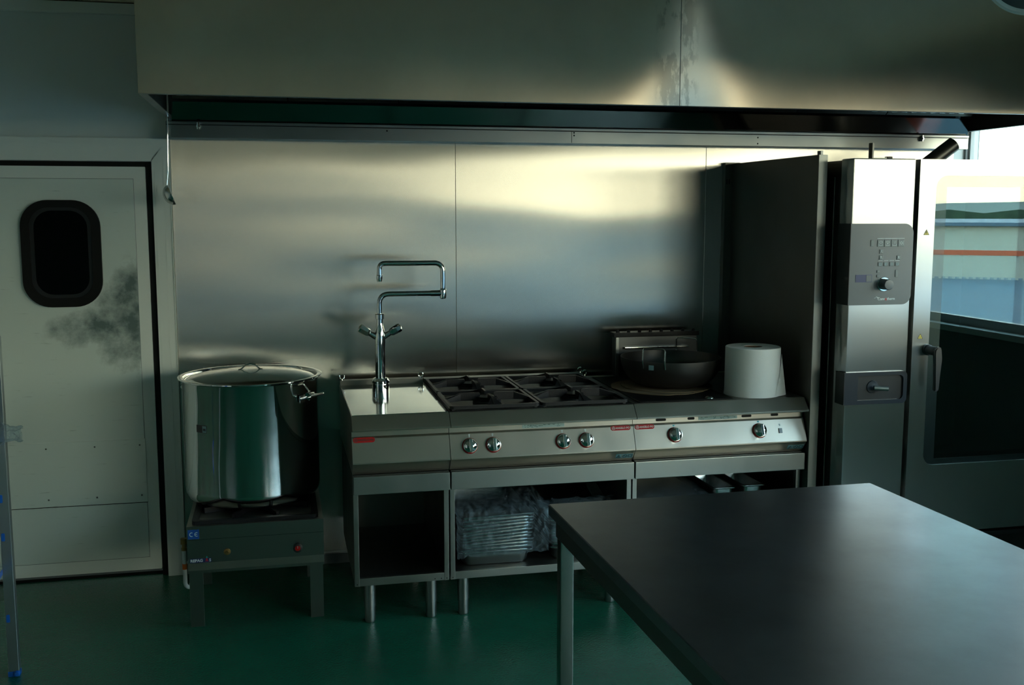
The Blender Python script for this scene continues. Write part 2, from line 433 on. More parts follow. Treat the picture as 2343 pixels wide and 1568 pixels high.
for k, (y0, y1, z0, z1) in enumerate(WINS):
    bm = B(); n = 2 if k == 0 else 4
    add_box(bm, RX + .02, RX + .06, y0, y1, z0, z0 + .05); add_box(bm, RX + .02, RX + .06, y0, y1, z1 - .05, z1)
    for i in range(n + 1):
        yy = y0 + (y1 - y0) * i / n
        a, b = max(y0, yy - .03), min(y1, yy + (.03 if i < n else 0)); a = a if i < n else b - .012
        add_box(bm, RX + .018, RX + .064, a, b, z0, z1)
    fr = struct('window_%d' % (k + 1), bm, 'window_frame')
    g = obj('pane', bx(RX + .038, RX + .042, y0, y1, z0, z1), 'window_glass', fr)
    obj('window_sill', bx(RX - .05, RX + .017, y0 - .02 if k else y0 - .02, min(y1 + .02, WY - .001), z0 - .03, z0 + .004, .004), 'frame_paint', fr)
# cornice strip under the ceiling
struct('trim_1', bx(XL, -.75, WY - .03, WY - .0005, 2.587, 2.635, .003), 'frame_paint')

# ---- steel cladding sheets behind the cooking line
SY = WY - .010
for n, (a, b) in zip((2, 3, 4), ((-.735, .5795), (.5805, 1.8735), (1.8745, 3.30))):
    struct('trim_%d' % n, bx(a, b, SY, WY - .0006, .062, 2.60, .0012, 1), 'steel_sheet')
struct('baseboard_back', bx(-.735, 2.0, SY - .004, SY - .0004, .0, .048, .002), 'baseboard')

# ---- door with frame
bm = B()
def frame_piece(x0, x1, z0, z1): add_box(bm, x0, x1, WY - .022, WY - .0008, z0, z1, .003)
# mitred frame: right jamb and head as prisms
add_prism(bm, [(-.817, 0), (-.740, 0), (-.740, 2.048), (-.817, 1.956)], WY - .024, WY - .0008, 'Y')
add_prism(bm, [(-1.93, 2.048), (-.7405, 2.0485), (-.8175, 1.9475), (-1.84, 1.9475)], WY - .024, WY - .0008, 'Y')
add_prism(bm, [(-1.93, 0), (-1.84, 0), (-1.84, 1.947), (-1.93, 2.048)], WY - .024, WY - .0008, 'Y')
add_box(bm, -.7395, -.7365, WY - .027, WY - .0008, 0, 2.05)
for xx in (-.806, -.768):      # pressed lines in the jamb
    add_box(bm, xx, xx + .0015, WY - .0252, WY - .023, 0, 1.98)
for zz in (1.972, 2.022): add_box(bm, -1.9, -.80, WY - .0252, WY - .023, zz, zz + .0015)
dfr = struct('trim_5', bm, 'frame_paint')
door = obj('door_1', prism(rrect(-1.80, -.846, .036, 1.922, .003, 2), WY - .012, WY + .05, 'Y'), 'frame_paint'); door['kind'] = 'structure'
wo_ = rrect(-1.372, -1.062, 1.31, 1.755, .105, 10)
rim_o = rrect(-1.384, -1.048, 1.292, 1.772, .118, 10); rim_i = rrect(-1.346, -1.088, 1.332, 1.739, .085, 10)
obj('door_skin', bx(-1.76, -.900, WY - .0145, WY - .0118, .098, 1.867, .001, 1), 'door_skin', door)
kp = obj('kick_plate', bx(-1.76, -.896, WY - .0175, WY - .0143, .366, .668, .001, 1), 'door_skin', door)
obj('kick_plate_seam', bx(-1.76, -.896, WY - .0180, WY - .0144, .3635, .3657), 'rubber_black', door)  # black strip painted in for the shadow gap along the plate's lower seam
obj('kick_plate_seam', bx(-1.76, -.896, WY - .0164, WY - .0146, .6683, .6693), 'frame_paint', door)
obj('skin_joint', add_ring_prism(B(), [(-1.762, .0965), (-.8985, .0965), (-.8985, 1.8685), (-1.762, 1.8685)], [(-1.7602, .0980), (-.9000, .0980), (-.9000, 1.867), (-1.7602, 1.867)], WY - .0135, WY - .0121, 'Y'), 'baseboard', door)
for zz in (.64, .40):
    for xx in (-1.72, -1.52, -1.33, -1.12, -.922):
        obj('rivet', lathe([(0, .0022), (.003, .0016), (.0042, 0)], (xx, WY - .0174, zz), 12, 'Y'), 'steel_dark', kp)
gk = obj('window_gasket', add_ring_prism(B(), rim_o, rim_i, WY - .030, WY - .013, 'Y'), 'rubber_black', door)
gi = rrect(-1.330, -1.104, 1.348, 1.725, .075, 10)
obj('inner_lip', add_ring_prism(B(), rim_i, gi, WY - .022, WY - .0142, 'Y'), 'plastic_black', gk)
obj('door_window', prism(rim_i, WY - .0180, WY - .0165, 'Y'), 'porthole_glass', door)
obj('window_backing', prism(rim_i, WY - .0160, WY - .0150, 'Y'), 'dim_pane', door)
struct('trim_6', bx(DX0, DX1, WY + .03, WY + .139, 0, .012), 'rubber_black')
bm = B()   # black seal lining the opening around the slab
add_box(bm, -.8445, -.8175, WY - .004, WY + .06, 0, 1.945); add_box(bm, -1.84, -.846, WY - .004, WY + .06, 1.922, 1.945)
struct('trim_7', bm, 'rubber_black')
# ============================================================ EXTRACTOR HOOD
HX0, HX1, HY, HZ = -.743, 3.33, -.125, 2.140
hood = thing('extractor_hood', 'long stainless steel extractor hood spanning the wall above the cooking line', 'hood', (-.743, WY - .012, HZ))
HB = SY - .0006
for a, b in ((HX0, 1.3135), (1.3155, HX1)):
    obj('front_panel', bx(a, b, HY, HY + .003, HZ, 2.6392, .0008, 1), 'steel_hood', hood)
obj('front_lip', bx(HX0, HX1, HY + .003, HY + .028, HZ, HZ + .004), 'steel_plain', hood)
obj('seam_cover', bx(1.3135, 1.3155, HY + .0012, HY + .003, HZ, 2.639), 'steel_dark', hood)
for x0, x1 in ((HX0, HX0 + .002), (HX1 - .002, HX1)):
    obj('side_panel', bx(x0, x1, HY + .003, HB, HZ + .004, 2.6392), 'steel_side', hood)
obj('side_lip', bx(HX0, HX0 + .030, HY + .03, HB, HZ, HZ + .004), 'steel_plain', hood)
obj('side_lip', bx(HX1 - .030, HX1, HY + .03, HB, HZ, HZ + .004), 'steel_plain', hood)
obj('inner_back_panel', prism([(.806, 2.1212), (.775, 2.203), (.780, 2.205), (.812, 2.1212)], HX0 + .03, HX1 - .03, 'X'), 'steel_inner', hood)
tr_ = obj('grease_trough', prism([(.806, 2.121), (.790, 2.117), (.790, 2.107), (.794, 2.105), (.794, 2.048), (HB, 2.048), (HB, 2.121)], HX0 + .004, HX1 - .03, 'X'), 'steel_plain', hood)
obj('trough_groove', bx(HX0 + .006, HX1 - .035, .7925, .7938, 2.103, 2.1055), 'rubber_black', tr_)
obj('trough_joint', bx(1.128, 1.130, .7925, .7938, 2.05, 2.104), 'rubber_black', tr_)
for xx, zz in ((1.141, 2.098), (1.141, 2.085), (.24, 2.092), (2.10, 2.09), (2.10, 2.06)):
    obj('screw', lathe([(0, .002), (.003, .0015), (.004, 0)], (xx, .7936, zz), 10, 'Y'), 'rubber_black', tr_)
for xx in (-.60, 3.02):
    obj('drain_tap', add_lathe(add_lathe(B(), [(0, .03), (.007, .03), (.007, .018), (.011, .018), (.011, .008), (.007, .008), (.007, 0)], (xx, .786, 2.085), 16, 'Z'), [(0, .012), (.006, .012), (.006, 0)], (xx, .794, 2.10), 12, 'Y'), 'chrome', tr_)
# baffle filters inside, leaning forward
nf = 8; fw = (HX1 - HX0 - .08) / nf
dy, dz = -.56, .36; ln = math.hypot(dy, dz); ang = math.atan2(dz, -dy)
fbm = B(); add_box(fbm, 0, fw - .006, -ln, 0, -.004, .0, 0)
add_box(fbm, 0, fw - .006, -.022, -.001, -.018, -.004); 
f0 = obj('baffle_filter', fbm, 'steel_side', hood)
bbm = B(); k = 0
while .02 + k * .055 < fw - .03:
    xx = .02 + k * .055; add_box(bbm, xx, xx + .030, -ln + .01, -.020, -.018, -.0045); k += 1
b0 = obj('baffles', bbm, 'pan_steel', f0)
for o in (f0, b0):                      # meshes were shifted by the parent origin: put the filter origin at its hinge
    for v in o.data.vertices: v.co += hood.location
for i in range(nf):
    f = f0 if i == 0 else f0.copy()
    if i: 
        COL.objects.link(f); f.parent = hood; c = b0.copy(); COL.objects.link(c); c.parent = f
    f.location = Vector((HX0 + .04 + i * fw, .770, 2.228)) - hood.location
    f.rotation_euler = (-ang, 0, 0)

# ladle hanging from the hood's left end
lad = thing('soup_ladle', 'small steel ladle hanging by its wire handle from the hood corner beside the door', 'ladle', (-.726, .77, 1.76))
lx, ly = -.7265, .77
cen = Vector((lx + .003, ly, 1.795)); nrm = Vector((.93, .09, .36)).normalized()
q = nrm.to_track_quat('Z', 'Y').to_matrix().to_4x4()
R_ = .046; prof = [(R_ * math.sin(PI / 2 * t / 12), -R_ * math.cos(PI / 2 * t / 12) * .78) for t in range(13)]
prof += [(R_ - .0015, 0)] + [((R_ - .0015) * math.sin(PI / 2 * t / 12), -(R_ - .0015) * .78 * math.cos(PI / 2 * t / 12)) for t in range(11, -1, -1)]
obj('bowl', lathe(prof, cen, 32, 'Z', q), 'pan_steel', lad)
topb = cen + q @ Vector((0, 0, 0)) + Vector((-.018, 0, .042))
obj('handle', tube([topb, topb + Vector((.002, 0, .018)), (lx - .008, ly, 1.90), (lx - .004, ly, 2.05), (lx, ly, 2.13), (lx - .001, ly + .004, 2.150), (lx - .001, ly + .014, 2.156), (lx - .001, ly + .024, 2.150), (lx - .001, ly + .026, 2.142)], .0026, 8), 'chrome', lad)

# ============================================================ COOKING LINE
YB = .85      # rear of the units
def front_profile(z_over=0.0):
    return [(.046, .9), (.002, .853), (0.0, .849), (.001, .844), (.006, .842), (.058, .836), (.058, .812), (.052, .809), (.048, .805),
            (.010, .713), (.010, .708), (.014, .705), (.052, .657), (YB, .657), (YB, .9)]
def loop_knob(parent, x, y, z):
    obj('joint_loop', add_lathe(tube([(x + .011 * math.sin(t), y, z + .018 + .012 * math.cos(t)) for t in [2 * PI * k / 16 for k in range(16)]], .0035, 8, True), [(0, .010), (.007, .010), (.008, 0), (0, 0)], (x, y, z), 14), 'chrome', parent)
def badge(parent, x0, x1, zc, letters='badge_metal'):
    # the control panel leans back: put flat things on its plane
    th = math.atan2(.038, .092)
    def onp(s, off):   # s = height along panel from bottom edge
        return (.010 + s * math.sin(th) - off * math.cos(th), .713 + s * math.cos(th) + off * math.sin(th))
    Rm = Matrix.Rotation(PI / 2 - th, 4, 'X')
    s = (zc - .713) / math.cos(th); y, z = onp(s, 0)
    h = .021; wd = x1 - x0
    b = prism(rrect(-wd / 2, wd / 2, -h / 2, h / 2, h / 2 - .0005, 8), 0, .002, 'Z')
    bd = obj('name_badge', xf(b, at((x0 + x1) / 2, y, z) @ Rm), 'red_badge', parent)
    t = xf(text_bm('ANGELO PO', .0112, .0004, .0003), at((x0 + x1) / 2 + .0085, y, z) @ Rm @ at(0, -.0005, .0022))
    obj('lettering', t, letters, bd)
    em = B(); add_ring_prism(em, [(.0075 * math.cos(a), .0075 * math.sin(a)) for a in [2 * PI * k / 20 for k in range(20)]], [(.0055 * math.cos(a), .0055 * math.sin(a)) for a in [2 * PI * k / 20 for k in range(20)]], .002, .0028, 'Z')
    add_prism(em, [(-.0045, -.0035), (0, .005), (.0045, -.0035), (.0, -.001)], .002, .0028, 'Z')
    obj('emblem', xf(em, at(x0 + .0115, y, z) @ Rm), letters, bd)
    return bd
TH = math.atan2(.038, .092); PR = Matrix.Rotation(PI / 2 - TH, 4, 'X')
def panel_pt(z):
    s = (z - .713) / math.cos(TH); return (.010 + s * math.sin(TH), z)
def knob(parent, x, z, mark):
    y, z = panel_pt(z)
    T = at(x, y, z) @ PR
    k_ = obj('control_knob', xf(lathe([(0, 0), (.033, 0), (.0335, .004), (.031, .008), (.0285, .008), (0, .008)], (0, 0, 0), 40), T), 'red_enamel', parent)
    cap = B(); add_lathe(cap, [(.0295, .008), (.0300, .014), (.0285, .020), (.022, .027), (.012, .031), (0, .032)], (0, 0, 0), 40)
    add_box(cap, -.0075, .0075, -.030, .024, .014, .040, .005, 3)
    obj('knob_grip', xf(cap, T), 'chrome', k_)
    mk = B()
    if mark == 'down': add_prism(mk, [(-.006, .0495), (.006, .0495), (.002, .0435), (.002, .037), (-.002, .037), (-.002, .0435)], 0, .0006, 'Z')
    elif mark == 'up': add_prism(mk, [(-.002, .037), (.002, .037), (.002, .0435), (.006, .0435), (0, .0505), (-.006, .0435), (-.002, .0435)], 0, .0006, 'Z')
    else: add_prism(mk, [(-.005, .044), (.005, .044), (.004, .039), (0, .037), (-.004, .039)], 0, .0006, 'Z')
    obj('dial_mark', xf(mk, T), 'white_print' if mark != 'dot' else 'print_cyan', parent)
def strip_label(parent, x0, x1):
    s = obj('instruction_strip', bx(x0, x1, .0566, .0578, .816, .834, .0003, 1), 'label_pale', parent)
    bm = B(); rnd = random.Random(int(x0 * 100))
    for k in range(26):
        xx = x0 + .006 + (x1 - x0 - .014) * rnd.random(); zz = rnd.choice((.819, .823, .827, .831))
        add_box(bm, xx, xx + rnd.uniform(.003, .010), .0562, .0566, zz, zz + .0016)
    obj('fine_print', bm, 'label_dark', s)
def warn_label(parent, x1):
    # on the undercut slope below the panel
    a = math.atan2(.048, .038)
    T = at(x1 - .04, .0345, .679) @ Matrix.Rotation(PI / 2 + a * .0, 4, 'X')
    nrm_ang = math.atan2(.705 - .657, .052 - .014)       # slope of the undercut
    T = at(x1 - .042, .032, .681) @ Matrix.Rotation(PI / 2 + (PI / 2 - nrm_ang), 4, 'X')
    b = B(); add_prism(b, rrect(-.038, -.012, -.013, .013, .002, 3), .0002, .0012, 'Z'); add_prism(b, rrect(-.009, .038, -.013, .013, .002, 3), .0002, .0012, 'Z')
    lb = obj('warning_sticker', xf(b, T), 'label_teal', parent)
    b = B()
    add_ring_prism(b, [(-.036, -.010), (-.014, -.010), (-.025, .010)], [(-.032, -.0078), (-.018, -.0078), (-.025, .0055)], .0012, .0018, 'Z')
    add_box(b, -.0265, -.0235, -.006, .002, .0012, .0018)
    C16 = lambda cx, r: [(cx + r * math.cos(2 * PI * k / 20), r * math.sin(2 * PI * k / 20)) for k in range(20)]
    add_ring_prism(b, C16(.003, .010), C16(.003, .0072), .0012, .0018, 'Z')
    add_box(b, -.0055, .0115, -.0012, .0012, .0012, .0018, rot=Matrix.Rotation(-PI / 4, 3, 'Z'))
    add_ring_prism(b, rrect(.017, .035, -.008, .009, .001, 2), rrect(.0195, .0325, -.005, .0065, .001, 2), .0012, .0018, 'Z')
    obj('pictograms', xf(b, T), 'label_dark', lb)

def unit_body(parent, x0, x1, top):
    """steel carcass of one top unit: sloped nose, control fascia, undercut"""
    g = .0012
    obj('body', prism(front_profile(), x0 + g, x1 - g, 'X'), 'steel_front', parent, angle=18)
# -- left neutral unit
u1 = thing('worktop_unit', 'narrow neutral steel worktop unit with plain panel, left end of the cooking line', 'worktop', (.2, .45, .657))
unit_body(u1, 0, .4, None)
obj('worktop_plate', bx(.004, .396, .048, .800, .9002, .9032, .001, 1), 'steel_top', u1)
obj('rear_upstand', prism([(.802, .9), (.806, .925), (.85, .925), (.85, .9)], .003, .397, 'X'), 'steel_side', u1)
badge(u1, .006, .094, .800, 'steel_dark')
loop_knob(u1, .012, .822, .922); loop_knob(u1, .388, .822, .922)
# -- four burner range
u2 = thing('gas_range', 'four burner gas range top with chrome knobs in the middle of the cooking line', 'stove', (.8, .45, .657))
unit_body(u2, .4, 1.2, None)
obj('burner_well', bx(.404, 1.196, .030 + .018, .790, .9002, .9042, .001, 1), 'hob_black', u2)
obj('rear_upstand', prism([(.792, .9), (.800, .922), (.85, .922), (.85, .9)], .403, 1.197, 'X'), 'steel_side', u2)
badge(u2, 1.098, 1.186, .800)
for x, mk in ((.483, 'down'), (.582, 'up'), (.882, 'down'), (.984, 'up')): knob(u2, x, .758, mk)
strip_label(u2, .712, .895); warn_label(u2, 1.197)
for cx in (.595, .985):
    for cy in (.225, .600):
        br = obj('burner', lathe([(0, 0), (.062, 0), (.060, .008), (.048, .012), (.046, .016), (0, .016)], (cx, cy, .9043), 36), 'cast_iron', u2)
        obj('burner_cap', lathe([(.044, .0163), (.046, .020), (.042, .025), (0, .027)], (cx, cy, .9043), 36), 'hob_black', br)
loop_knob(u2, 1.188, .822, .919)
# -- hob / griddle unit on the right
u3 = thing('solid_top_unit', 'steel hob unit with two chrome knobs and raised flue, right end of the cooking line', 'stove', (1.6, .45, .657))
unit_body(u3, 1.2, 2.0, None)
obj('cover_plate', bx(1.204, 1.996, .048, .790, .9002, .9028, .001, 1), 'steel_side', u3)
obj('black_hotplate', bx(1.235, 1.668, .070, .770, .9029, .9060, .001, 1), 'hob_black', u3)
fl = obj('flue', bx(1.362, 1.795, .790, .848, .9029, 1.100, .002, 1), 'steel_dark', u3)
obj('flue_edge', bx(1.362, 1.378, .782, .7895, .906, 1.098, .002), 'steel_plain', fl)
obj('flue_bar', bx(1.404, 1.748, .772, .7895, 1.040, 1.050, .004, 3), 'steel_top', fl)
bm = bx(1.350, 1.800, .775, .850, 1.1004, 1.122, .002)
for k in range(8):
    xx = 1.372 + k * .0575; add_lathe(bm, [(.009, 0), (.009, .006), (.005, .012), (0, .013)], (xx, .79, 1.122), 10)
obj('flue_cap', bm, 'cast_iron', fl)
badge(u3, 1.206, 1.294, .800)
for x in (1.383, 1.779): knob(u3, x, .762, 'dot')
sw = obj('pilot_switch', xf(bx(-.008, .008, -.011, .011, 0, .004, .001), at(1.879, panel_pt(.758)[0], .758) @ PR), 'steel_dark', u3)
obj('switch_mark', xf(bx(-.003, .003, .022, .032, 0, .0006), at(1.879, panel_pt(.758)[0], .758) @ PR), 'white_print', u3)
strip_label(u3, 1.502, 1.684); warn_label(u3, 1.997)
for a, b in ((1.305, 1.352), (1.452, 1.484), (1.705, 1.752), (1.845, 1.880)):
    obj('air_slot', prism(rrect(a, b, .820, .831, .005, 5), .0562, .0578, 'Y'), 'rubber_black', u3)
loop_knob(u3, 1.212, .822, .904); loop_knob(u3, 1.985, .822, .904)

# cast grates: one mesh, four things
def grate_mesh():
    bm = B(); X, Y = .191, .183
    o_ = rrect(-X, X, -Y, Y, .018, 5); i_ = rrect(-X + .013, X - .013, -Y + .013, Y - .013, .010, 5)
    add_ring_prism(bm, o_, i_, .004, .018, 'Z')
    def fin(ax, s, wide):
        # profile along the finger: starts on the frame, rises, ends near the burner
        Lf = (X if ax == 'X' else Y)
        pts = [(Lf - .006, .006), (Lf - .006, .018), (Lf - .045, .030), (Lf - .075, .040), (.034, .040), (.030, .034), (.036, .006)]
        th_ = .0045
        b2 = prism(pts, -th_, th_, 'Y')           # x-z profile extruded in y
        rot = {('X', 1): 0, ('Y', 1): PI / 2, ('X', -1): PI, ('Y', -1): -PI / 2}[(ax, s)]
        xf(b2, Matrix.Rotation(rot, 4, 'Z'))
        m_ = bpy.data.meshes.new('t'); b2.to_mesh(m_); bm.from_mesh(m_); bpy.data.meshes.remove(m_); b2.free()
        # spreading foot of the finger
        w0, w1 = .062, .010
        ft = [(Lf - .012, -w0 / 2), (Lf - .012, w0 / 2), (Lf - .075, w1 / 2), (Lf - .075, -w1 / 2)]
        b3 = B()
        A = [b3.verts.new((a, b, .006)) for a, b in ft]; C = [b3.verts.new((a, b, z)) for (a, b), z in zip(ft, (.018, .018, .037, .037))]
        for k in range(4): b3.faces.new((A[k], A[(k + 1) % 4], C[(k + 1) % 4], C[k]))
        b3.faces.new(A[::-1]); b3.faces.new(C); xf(b3, Matrix.Rotation(rot, 4, 'Z'))
        m_ = bpy.data.meshes.new('t'); b3.to_mesh(m_); bm.from_mesh(m_); bpy.data.meshes.remove(m_); b3.free()
    for ax in 'XY':
        for s in (1, -1): fin(ax, s, True)
    for sx_ in (-1, 1):
        for sy_ in (-1, 1): add_box(bm, sx_ * (X - .016) - .006, sx_ * (X - .016) + .006, sy_ * (Y - .016) - .006, sy_ * (Y - .016) + .006, -.0025, .006)
    return bm
g0 = obj('cast_grate', grate_mesh(), 'cast_iron')
first = True
for cx, sx_ in ((.595, 'left'), (.985, 'right')):
    for cy, sy_ in ((.225, 'front'), (.600, 'rear')):
        g = g0 if first else g0.copy()
        if not first: COL.objects.link(g)
        first = False
        g.location = (cx, cy, .9069)
        tag(g, 'black cast iron pan support over the %s %s burner of the gas range' % (sy_, sx_), 'grate', 'cast grates on the gas range')

# base cabinets under the units
def base_cabinet(x0, x1, label, name='open_base_cabinet'):
    t = thing(name, label, 'cabinet', ((x0 + x1) / 2, .4, 0))
    g = .003; a, b = x0 + g, x1 - g
    obj('top_rail', bx(a, b, .018, .045, .579, .6535, .0025), 'steel_plain', t)
    obj('top_panel', bx(a + .002, b - .002, .047, .80, .640, .6545), 'steel_side', t)
    for s0 in (a, b - .020):
        obj('post', bx(s0, s0 + .020, .056, .080, .181, .6385, .0015), 'steel_plain', t)
    obj('bottom_rail', bx(a + .0205, b - .0205, .058, .078, .181, .214, .0015), 'steel_plain', t)
    for s0 in (a, b - .004):
        obj('side_panel', bx(s0 + (.0008 if s0 == a else 0), s0 + (.004 if s0 == a else .0032), .081, .80, .184, .639), 'steel_side', t)
    obj('back_panel', bx(a + .005, b - .005, .775, .779, .184, .639), 'steel_side', t)
    obj('shelf', bx(a + .005, b - .005, .0785, .7745, .203, .2135), 'steel_side', t)
    for lx_ in (x0 + .070, x1 - .070):
        for ly_ in (.130, .70):
            lg = obj('leg', lathe([(0, .1808), (.0245, .1808), (.0245, .068), (.0235, .067), (0, .067)], (lx_, ly_, 0), 28), 'steel_plain', t)
            obj('foot', lathe([(.0228, .0668), (.0228, .006), (.019, .0), (0, 0)], (lx_, ly_, 0), 28), 'steel_plain', lg)
    for xx in (b - .0600, b - .033, b - .010, a + .010): obj('screw', lathe([(0, .0008), (.0022, .0008), (.0024, 0)], (xx, .0578 if a + .02 < xx < b - .02 else .0558, .190), 10, 'Y'), 'rubber_black', t)
    return t
c1 = base_cabinet(0, .4, 'narrow empty open steel cabinet under the plain worktop')
c2 = base_cabinet(.4, 1.2, 'open steel cabinet under the four burner range, filled with wrapped pans')
c3 = base_cabinet(1.2, 2.0, 'open steel cabinet under the right hob unit, partly behind the table')

# ---- faucet
FX, FY = .176, .620
fa = thing('pot_filler_faucet', 'tall chrome two handle faucet with folded double jointed spout on the worktop', 'faucet', (FX, FY, .9034))
obj('base_collar', lathe([(0, 0), (.0405, 0), (.0405, .030), (.039, .033), (.039, .036), (.0405, .038), (.0405, .046), (.037, .050), (.034, .058), (.027, .060), (0, .060)], (FX, FY, .9034), 40), 'chrome', fa)
obj('column', lathe([(.0235, .06), (.0235, .215), (.0245, .216), (.0245, .243), (.024, .262), (.021, .282), (.0165, .300), (.0155, .315), (.0155, .335), (0, .335)], (FX, FY, .9034), 40), 'chrome', fa)
obj('spout_nut', lathe([(.0155, .330), (.0205, .332), (.0205, .352), (.0175, .356), (0, .357)], (FX, FY, .9034), 6 * 6), 'chrome', fa)
for s in (-1, 1):
    d = Vector((s * .86, -.10, .50)).normalized(); q = d.to_track_quat('Z', 'Y').to_matrix().to_4x4()
    st = Vector((FX, FY, 1.150)) + Vector((s * .012, 0, 0))
    h = obj('valve', lathe([(.015, 0), (.0135, .025), (.012, .040), (0, .040)], st, 24, 'Z', q), 'chrome', fa)
    obj('valve_handle', lathe([(.013, .040), (.018, .046), (.0195, .062), (.0205, .086), (.018, .094), (.010, .098), (0, .099)], st, 7, 'Z', q), 'chrome', h)
ZL, ZU = 1.348, 1.487
lower = arc_path([(FX, FY, 1.255), (FX, FY, ZL), (FX + .290, FY - .004, ZL)], .050, 8)
obj('lower_arm', tube(lower, .0115, 16), 'chrome', fa)
jx, jy = FX + .292, FY - .004
jt = obj('joint', add_lathe(B(), [(0, -.026), (.010, -.026), (.0145, -.022), (.016, -.010), (.016, .012), (.0135, .020), (.0115, .022), (0, .022)], (jx, jy, ZL), 24), 'chrome', fa)
obj('joint_sleeve', tube([(FX + .235, jy + .0005, ZL), (FX + .289, jy, ZL)], .0135, 16), 'chrome', jt)
upper = arc_path([(jx, jy, ZL + .02), (jx, jy, ZU), (FX + .002, FY + .002, ZU), (FX + .002, FY + .002, 1.432)], .040, 8)
obj('upper_arm', tube(upper, .0115, 16), 'chrome', fa)
obj('nozzle', lathe([(0, .0), (.011, .0), (.0135, .012), (.0145, .016), (.0145, .027), (.012, .030), (0, .030)], (FX + .002, FY + .002, 1.405), 24), 'chrome', fa)

# ---- wok
wk = thing('wok', 'dark iron wok with two wire loop handles standing on cardboard behind the paper roll', 'wok', (1.515, .43, .9105))
WR, WH = .235, .135
wc = (1.515, .43, .9125)
outer = [(0, 0), (.095, 0)] + [(.095 + (WR - .095) * math.sin(PI / 2 * t / 10) ** .9, WH * (1 - math.cos(PI / 2 * t / 10)) ** 1.05) for t in range(1, 11)]
inner = [(max(0, r - .003), z + .003 if i < 8 else z) for i, (r, z) in enumerate(outer)][::-1]
obj('bowl', lathe(outer + inner, wc, 64), 'wok_iron', wk)
def wok_handle(ang):
    T = at(*wc) @ Matrix.Rotation(ang, 4, 'Z')
    pts = arc_path([(WR - .006, -.052, WH - .030), (WR + .003, -.052, WH + .002), (WR - .003, -.052, WH + .062), (WR - .003, .052, WH + .062), (WR + .003, .052, WH + .002), (WR - .006, .052, WH - .030)], .014, 5)
    obj('wire_handle', xf(tube([Vector(p) for p in pts], .0034, 8), T), 'pan_steel', wk)
wok_handle(math.radians(-130)); wok_handle(math.radians(50))
def curved_patch(c, r, a0, a1, z0, z1, off=.0006, n=8):
    bm = B(); V = []
    for k in range(n + 1):
        a = a0 + (a1 - a0) * k / n; d = Vector((math.cos(a), math.sin(a), 0))
        V.append([bm.verts.new(Vector(c) + d * (r + o_) + Vector((0, 0, z))) for o_, z in ((off, z0), (off, z1), (off + .0005, z1), (off + .0005, z0))])
    for A, C in zip(V, V[1:]):
        for j in range(4): bm.faces.new((A[j], A[(j + 1) % 4], C[(j + 1) % 4], C[j]))
    bm.faces.new(V[0]); bm.faces.new(V[-1][::-1]); return bm
obj('price_sticker', curved_patch(wc, .2335, math.radians(-136), math.radians(-130), WH - .036, WH - .014), 'label_teal', wk)
# cardboard under the wok
def irregular(cx, cy, r, z0, z1, sd, sx_=1, sy_=1):
    rnd = random.Random(sd); pts = [(cx + sx_ * r * math.cos(a) * (1 + .03 * rnd.uniform(-1, 1)), cy + sy_ * r * math.sin(a) * (1 + .03 * rnd.uniform(-1, 1))) for a in [2 * PI * k / 36 for k in range(36)]]
    return prism(pts, z0, z1, 'Z')
tag(obj('cardboard_sheet', irregular(1.455, .42, .225, .9063, .9088, 3), 'cardboard'), 'round brown cardboard sheet lying under the wok on the black hotplate', 'cardboard')
tag(obj('cardboard_sheet', irregular(1.50, .44, .215, .9091, .9116, 5), 'cardboard'), 'upper brown cardboard piece directly beneath the wok', 'cardboard')
tag(obj('burner_lid', lathe([(0, .008), (.012, .0075), (.018, .003), (.019, 0), (0, 0)], (1.565, .062 + .03, .9062), 28), 'chrome'), 'tiny round steel cap lying at the front of the black hotplate', 'cap')
# ---- paper roll
pr = thing('paper_towel_roll', 'large white paper roll standing on end at the right of the hob', 'paper roll', (1.805, .170, .903))
rc = (1.805, .170, .9032); rr_ = .122; rh = .216
obj('paper', lathe([(.0415, 0), (rr_ + .003, 0), (rr_ + .001, .02), (rr_, rh - .003), (rr_ - .003, rh), (.042, rh), (.0415, 0)], rc, 72), 'paper_white', pr)
obj('cardboard_core', lathe([(.0412, .001), (.0412, rh - .002), (.0380, rh - .002), (.0380, .001)], rc, 36), 'core_brown', pr)
bm = B(); rows = []
for i in range(9):          # loose tail of paper
    t = i / 8; z = rc[2] + .002 + (rh - .030) * t
    rowv = []
    for k in range(7):
        a = math.radians(-62 + 34 * t + (36 - 32 * t) * (k / 6)); d = rr_ + .0035 + .024 * (k / 6) ** 1.5 * (1 - t)
        rowv.append(bm.verts.new((rc[0] + d * math.cos(a), rc[1] + d * math.sin(a), z)))
    rows.append(rowv)
for A, C in zip(rows, rows[1:]):
    for k in range(6): bm.faces.new((A[k], A[k + 1], C[k + 1], C[k]))
obj('loose_end', bm, 'paper_white', pr)

# ---- partition panel
pa = thing('partition_panel', 'tall stainless steel partition between the cooking line and the oven', 'partition', (2.025, .45, 0))
PX0, PX1, PZ = 2.0045, 2.0455, 1.963
obj('panel_skin', bx(PX0, PX1, .003, .872, 0.0, PZ, .0015, 1), 'steel_side', pa)
obj('front_edge', bx(PX0 + .0003, PX1 - .0003, .0004, .0028, .001, PZ - .001), 'steel_plain', pa)
obj('rear_channel', prism([(1.965, .874), (2.0455, .874), (2.0455, .9085), (1.965, .9085)], 0, PZ + .006, 'Z'), 'steel_side', pa)
obj('top_tab', bx(2.022, 2.034, .02, .05, PZ, PZ + .018, .001), 'steel_plain', pa)
obj('channel_slots', add_box(bx(1.972, 1.976, .8725, .8738, 1.86, 1.885), 1.985, 1.989, .8725, .8738, 1.86, 1.885), 'rubber_black', pa)
